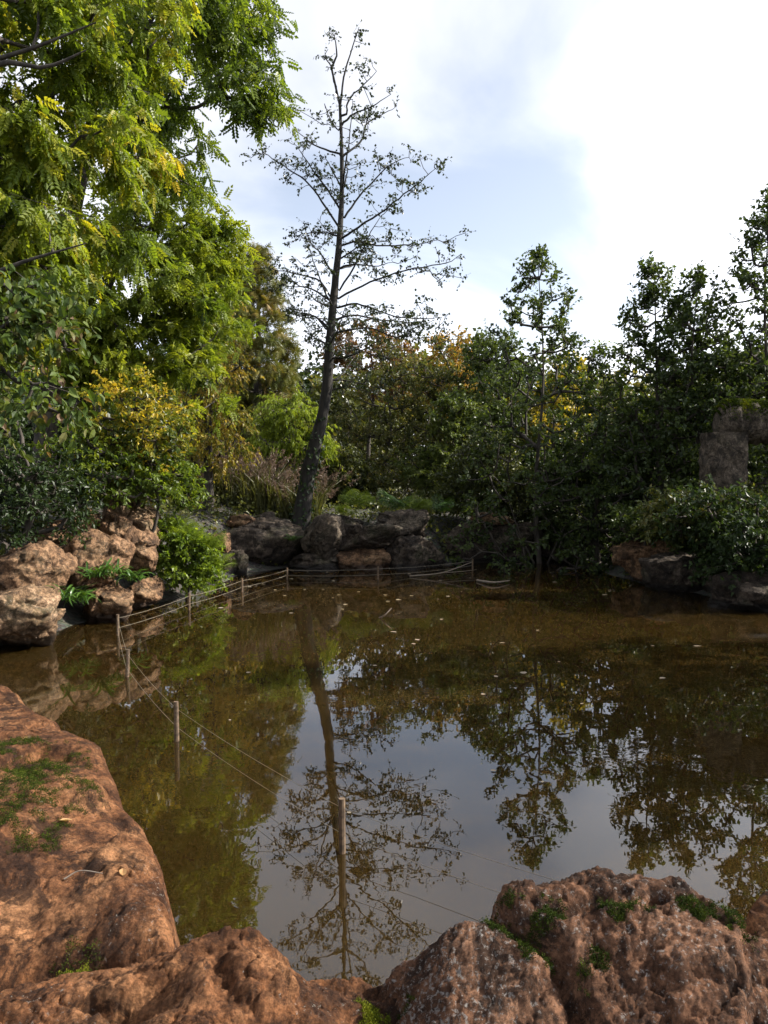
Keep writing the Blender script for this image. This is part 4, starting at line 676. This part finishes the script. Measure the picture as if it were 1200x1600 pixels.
# reeds: one mass nobody could count
def reeds():
    r = RNG(70); bl, pl = MB(), MB(); n = 5200; px = r.uniform(275, 500, n); d = r.uniform(19.8, 23.5, n); x = (px - 600) / F_PX * d; z = gz(x, d); h = r.uniform(.8, 1.65, n) * (.85 + .15 * np.sin(px * .05))
    P0 = np.stack([x, d, z - .05], 1); lean = np.stack([r.normal(size=n), r.normal(size=n), 0 * x], 1) * .28; P1 = P0 + np.stack([0 * x, 0 * x, h * .6], 1) + lean * h[:, None] * .5; P2 = P0 + np.stack([0 * x, 0 * x, h * .93], 1) + lean * h[:, None] * 1.5
    side = nrm(np.stack([r.normal(size=n), r.normal(size=n), 0 * x], 1)) * .014; V = np.stack([P0 - side, P0 + side, P1 + side, P2, P1 - side], 1).reshape(-1, 3); k = np.arange(n)[:, None] * 5
    bl.add(V, np.concatenate([k + [0, 1, 2, 4]])); bl.add(V, np.concatenate([k + [4, 2, 3]]), np.repeat(np.clip(r.normal(.4, .25, n), 0, 1), 5))
    q = r.random(n) < .22; T = P2[q]; m = len(T); ax = nrm(lean[q] * 2 + np.array([0, 0, .8])); kk = np.repeat(np.arange(m), 30); t = r.random(len(kk)); P = T[kk] + ax[kk] * (t * .34 - .1)[:, None]
    leaves(pl, P, nrm(ax[kk] * .5 + rdir(r, len(kk)) * .8 + np.array([0, 0, -.25])), rdir(r, len(kk)), .13 * (1.15 - t), .022, T_SIMPLE, np.clip(r.normal(.5, .2, len(kk)), 0, 1))
    root = thing('reed_bed', 'reed bed with pinkish plumes behind the massive dark boulder', 'reeds', (-4.4, 21, gz1(-4.4, 21))); root['kind'] = 'stuff'; bl.build('reed_blades', M['reed'], root, kind='stuff'); pl.build('reed_plumes', M['plume'], root, kind='stuff')
reeds()
def cover():                                            # ivy and weeds clothing the banks
    r = RNG(71); n = 90000; x = r.uniform(-13, 13, n); y = r.uniform(8, 31, n); s = sdpoly(x, y, POND); k = (s < -.12) & (s > -11) & (fbm(np.stack([x * .8, y * .8, x * 0], 1), 3, 3) > -.12); x, y = x[k], y[k]; n = len(x)
    P = np.stack([x, y, gz(x, y) + r.random(n) ** 2 * .45], 1); mb = MB(); leaves(mb, P, rdir(r, n) + np.array([0, 0, .3]), rdir(r, n) * .6 + np.array([0, 0, 1]), .12 * (.5 + .8 * r.random(n)), .085, T_SIMPLE, np.clip(r.normal(.45, .25, n), 0, 1))
    o = mb.build('ground_cover', M['olive'], kind='stuff'); tag(o, 'low ivy and weeds covering the banks under the shrubs', 'ground cover')
cover()

# ------------------------------------------------------------------ stone gateway on the right bank
def gateway():
    d = 14.2; b = U(1130, 760, d); g = gz1(b[0], b[1]); root = thing('stone_gateway', 'rustic gateway with moss topped round beam on a stone pillar at the right edge', 'gateway', (b[0], b[1], g))
    def pillar(px):
        c = U(px, 720, d); zt = U(px, 676, d)[2]; m, k = 44, 40; t = np.arange(k) * 2 * math.pi / k; zz = np.linspace(-.3, zt - g, m); Z, T = np.meshgrid(zz, t, indexing='ij'); f = (np.abs(np.cos(T)) ** 5 + np.abs(np.sin(T)) ** 5) ** (-1 / 5)
        V = np.stack([np.cos(T) * f * .355, np.sin(T) * f * .33, Z], -1).reshape(-1, 3); D = nrm(V * np.array([1, 1, 0])); V = V + D * (fbm(V * 3 + px, 4, 7) * .05 + facets(V + px, .3, 3, .18, .04))[:, None] + np.array([c[0], d, g])
        i, j = np.meshgrid(np.arange(m - 1), np.arange(k), indexing='ij'); i, j = i.ravel(), j.ravel(); mb = MB(); mb.add(V, np.stack([i * k + j, i * k + (j + 1) % k, (i + 1) * k + (j + 1) % k, (i + 1) * k + j], 1)); mb.add(V[-k:], np.arange(k)[None]); return mb.build('pillar', M['rock_grey'], root, smooth=True)
    pillar(1131); pillar(1300)
    A, B = U(1119, 657, d), U(1345, 672, d); t = np.linspace(0, 1, 60); sp = A + (B - A) * t[:, None]; R = .365 * np.minimum(1, (t * 16 + .12) ** .42) * (1 + .03 * np.sin(t * 9)); mb = MB(); tube(mb, sp, R, 32, .10, 9); bo = mb.build('beam', M['rock_grey'], root, smooth=True)
    r = RNG(8); n = 15000; k = r.integers(0, 60, n); a = r.normal(0, .6, n); D = nrm(np.gradient(sp, axis=0))[k]; S = nrm(np.cross(D, [0, 0, 1.0])); o = S * np.sin(a)[:, None] + np.cross(S, D) * np.cos(a)[:, None]; o *= np.sign(o[:, 2:3]); mo = MB()
    Pm = sp[k] + D * r.uniform(-.02, .02, n)[:, None] + o * (R[k] * (1.0 + .05 * r.random(n)))[:, None]; leaves(mo, Pm, o + rdir(r, n) * .7, rdir(r, n), .05, .02, T_SIMPLE, np.clip(.45 + fbm(Pm * 5, 2, 4) * .8 + r.normal(0, .15, n), 0, 1)); mo.build('moss', M['moss'], bo, org=root.location, kind='stuff')
gateway()

# ------------------------------------------------------------------ low wire fence standing in the pond
POSTS = [(985, 1500, .30, .022), (535, 1333, .30, .021), (277, 1158, .31, .021), (195, 1058, .28, .020), (183, 993, .27, .020), (295, 953, .25, .020), (378, 925, .24, .02), (448, 905, .22, .02), (589, 905, .25, .02), (738, 889, .22, .02)]
def fence():
    r = RNG(90); pts = [Uz(px, py, 0) for px, py, _, _ in POSTS]; root = thing('wire_fence', 'low fence of short stakes and two cords standing in the pond', 'fence', (*pts[1][:2], 0)); tops = []
    for p, (_, _, h, rad) in zip(pts, POSTS):
        ln = r.normal(size=2) * .018; a = np.array([p[0], p[1], -.55]); t = np.array([p[0] + ln[0], p[1] + ln[1], h]); mb = MB(); P = np.array([a, a * .5 + t * .5, t - (t - a) * .015, t]); tube(mb, spline(P, 12), np.r_[np.full(11, rad), rad * .8], 10, .08, int(p[1] * 10)); mb.build('post', M['wood'], root, smooth=False); tops.append((p, t))
    for f in (.38, .88):
        for (p, t), (p2, t2) in zip(tops[:-1], tops[1:]):
            q = lambda P, T: np.array([P[0] + (T[0] - P[0]) * f, P[1] + (T[1] - P[1]) * f, T[2] * f]); A, B = q(p, t), q(p2, t2); u = np.linspace(0, 1, 14)[:, None]; C = A * (1 - u) + B * u; L = np.linalg.norm(B - A); C[:, 2] -= (4 * u * (1 - u))[:, 0] * .012 * L
            mb = MB(); tube(mb, C, .0006 + .0002 * np.linalg.norm(A), 5); mb.build('cord', M['wire'], root)
fence()

# ------------------------------------------------------------------ small things: floating leaves, twigs, fallen leaves, dead branch
def leaf_mesh(seed, m, curl=.25):
    r = RNG(seed); V, F = tmpl_oval(); V = V.copy(); V[:, 2] = curl * (V[:, 1] ** 2 * 2 + (V[:, 0] - .5) ** 2) + r.normal(0, .015, len(V)); V[:, 2] -= V[:, 2].min() - .02; V[:, 1] *= .75; mb = MB(); mb.add(V - np.array([.5, 0, 0]), F, .2 + .6 * r.random()); return mb.build('leaf', M[m], link=False)
FL = [leaf_mesh(i, 'pale_leaf', .12) for i in range(5)]
r = RNG(99)
spots = [(390, 917), (400, 916), (412, 913), (445, 931), (455, 905), (345, 950), (430, 922), (640, 897), (520, 934), (505, 921), (476, 921), (652, 1000), (690, 968), (818, 1052), (755, 1085), (775, 1057), (945, 930), (890, 883), (860, 895), (735, 903), (690, 895), (560, 925), (602, 930), (540, 945), (1090, 1010), (455, 958), (1035, 1060), (840, 985)]
spots += [(r.uniform(380, 900), 893 + r.random() ** 2 * 120) for _ in range(20)] + [(r.uniform(330, 1100), r.uniform(960, 1300)) for _ in range(12)]
for i, (px, py) in enumerate(spots):
    p = Uz(px, py, .004)
    if sdpoly(p[:1], p[1:2], POND)[0] < .1: continue
    o = mobj('floating_leaf', FL[i % 5]); s = r.uniform(.05, .13) * (1 if i < 40 else .7) * min(1, p[1] / 12 + .15); o.scale = (s, s, s); o.location = tuple(p); o.rotation_euler = (0, 0, r.random() * 6.28); tag(o, 'small pale fallen leaf floating on the pond', 'leaf', 'leaves floating on the pond')
def stick(name, label, pts, rad, m='twig', fork=None):
    pts = np.array(pts); mb = MB(); tube(mb, spline(pts, 16), np.linspace(rad, rad * .35, 16), 7, .15, 3)
    for fk in fork or []: tube(mb, spline(np.array(fk), 10), np.linspace(rad * .6, rad * .2, 10), 6)
    o = mb.build(name, M[m], org=pts[0], smooth=True); o.location = tuple(float(x) for x in pts[0]); return tag(o, label, 'branch')
P = lambda px, py, z: Uz(px, py, z)
stick('dead_branch', 'bare dead branch lying in the water by the far wall', [P(640, 900, .02), P(690, 895, .10), P(738, 878, .30)], .016, fork=[[P(690, 895, .10), P(720, 893, .10), P(745, 890, .12)]])
stick('dead_branch', 'curved driftwood floating in front of the inlet', [P(746, 907, .02), P(770, 910, .05), P(796, 907, .04)], .028)
stick('dead_branch', 'bent twig rising from the water below the knobbly rock', [P(588, 968, -.05), P(600, 962, .05), P(612, 950, .16)], .02)
def on(Vs, px, py, z): p = Uz(px, py, z); k = np.argmin(np.linalg.norm(Vs[:, :2] - p[:2], axis=1)); return Vs[k]
a, b, c = on(slabV, 100, 1370, .95), on(slabV, 125, 1366, .95), on(slabV, 160, 1369, .95); up = np.array([0, 0, .012])
stick('twig', 'thin pale twig lying on the flat slab', [a + up, b + up * 2, c + up], .0028)
DL = [leaf_mesh(30 + i, 'dryleaf', .5) for i in range(3)]
for i, (px, py, s, lab) in enumerate([(70, 1462, .07, 'dry tan leaf near the front edge of the flat slab'), (190, 1366, .035, 'tiny dry leaf right of the twig on the slab'), (104, 1300, .045, 'dry leaf below the moss on the flat slab'), (45, 1180, .06, 'dry pale leaf caught in the moss on the slab')]):
    p = on(slabV, px, py, .96); o = mobj('fallen_leaf', DL[i % 3]); o.location = tuple(p + np.array([0, 0, .006])); o.scale = (s, s, s); o.rotation_euler = (.2, -.2, i * 1.9); tag(o, lab, 'leaf')
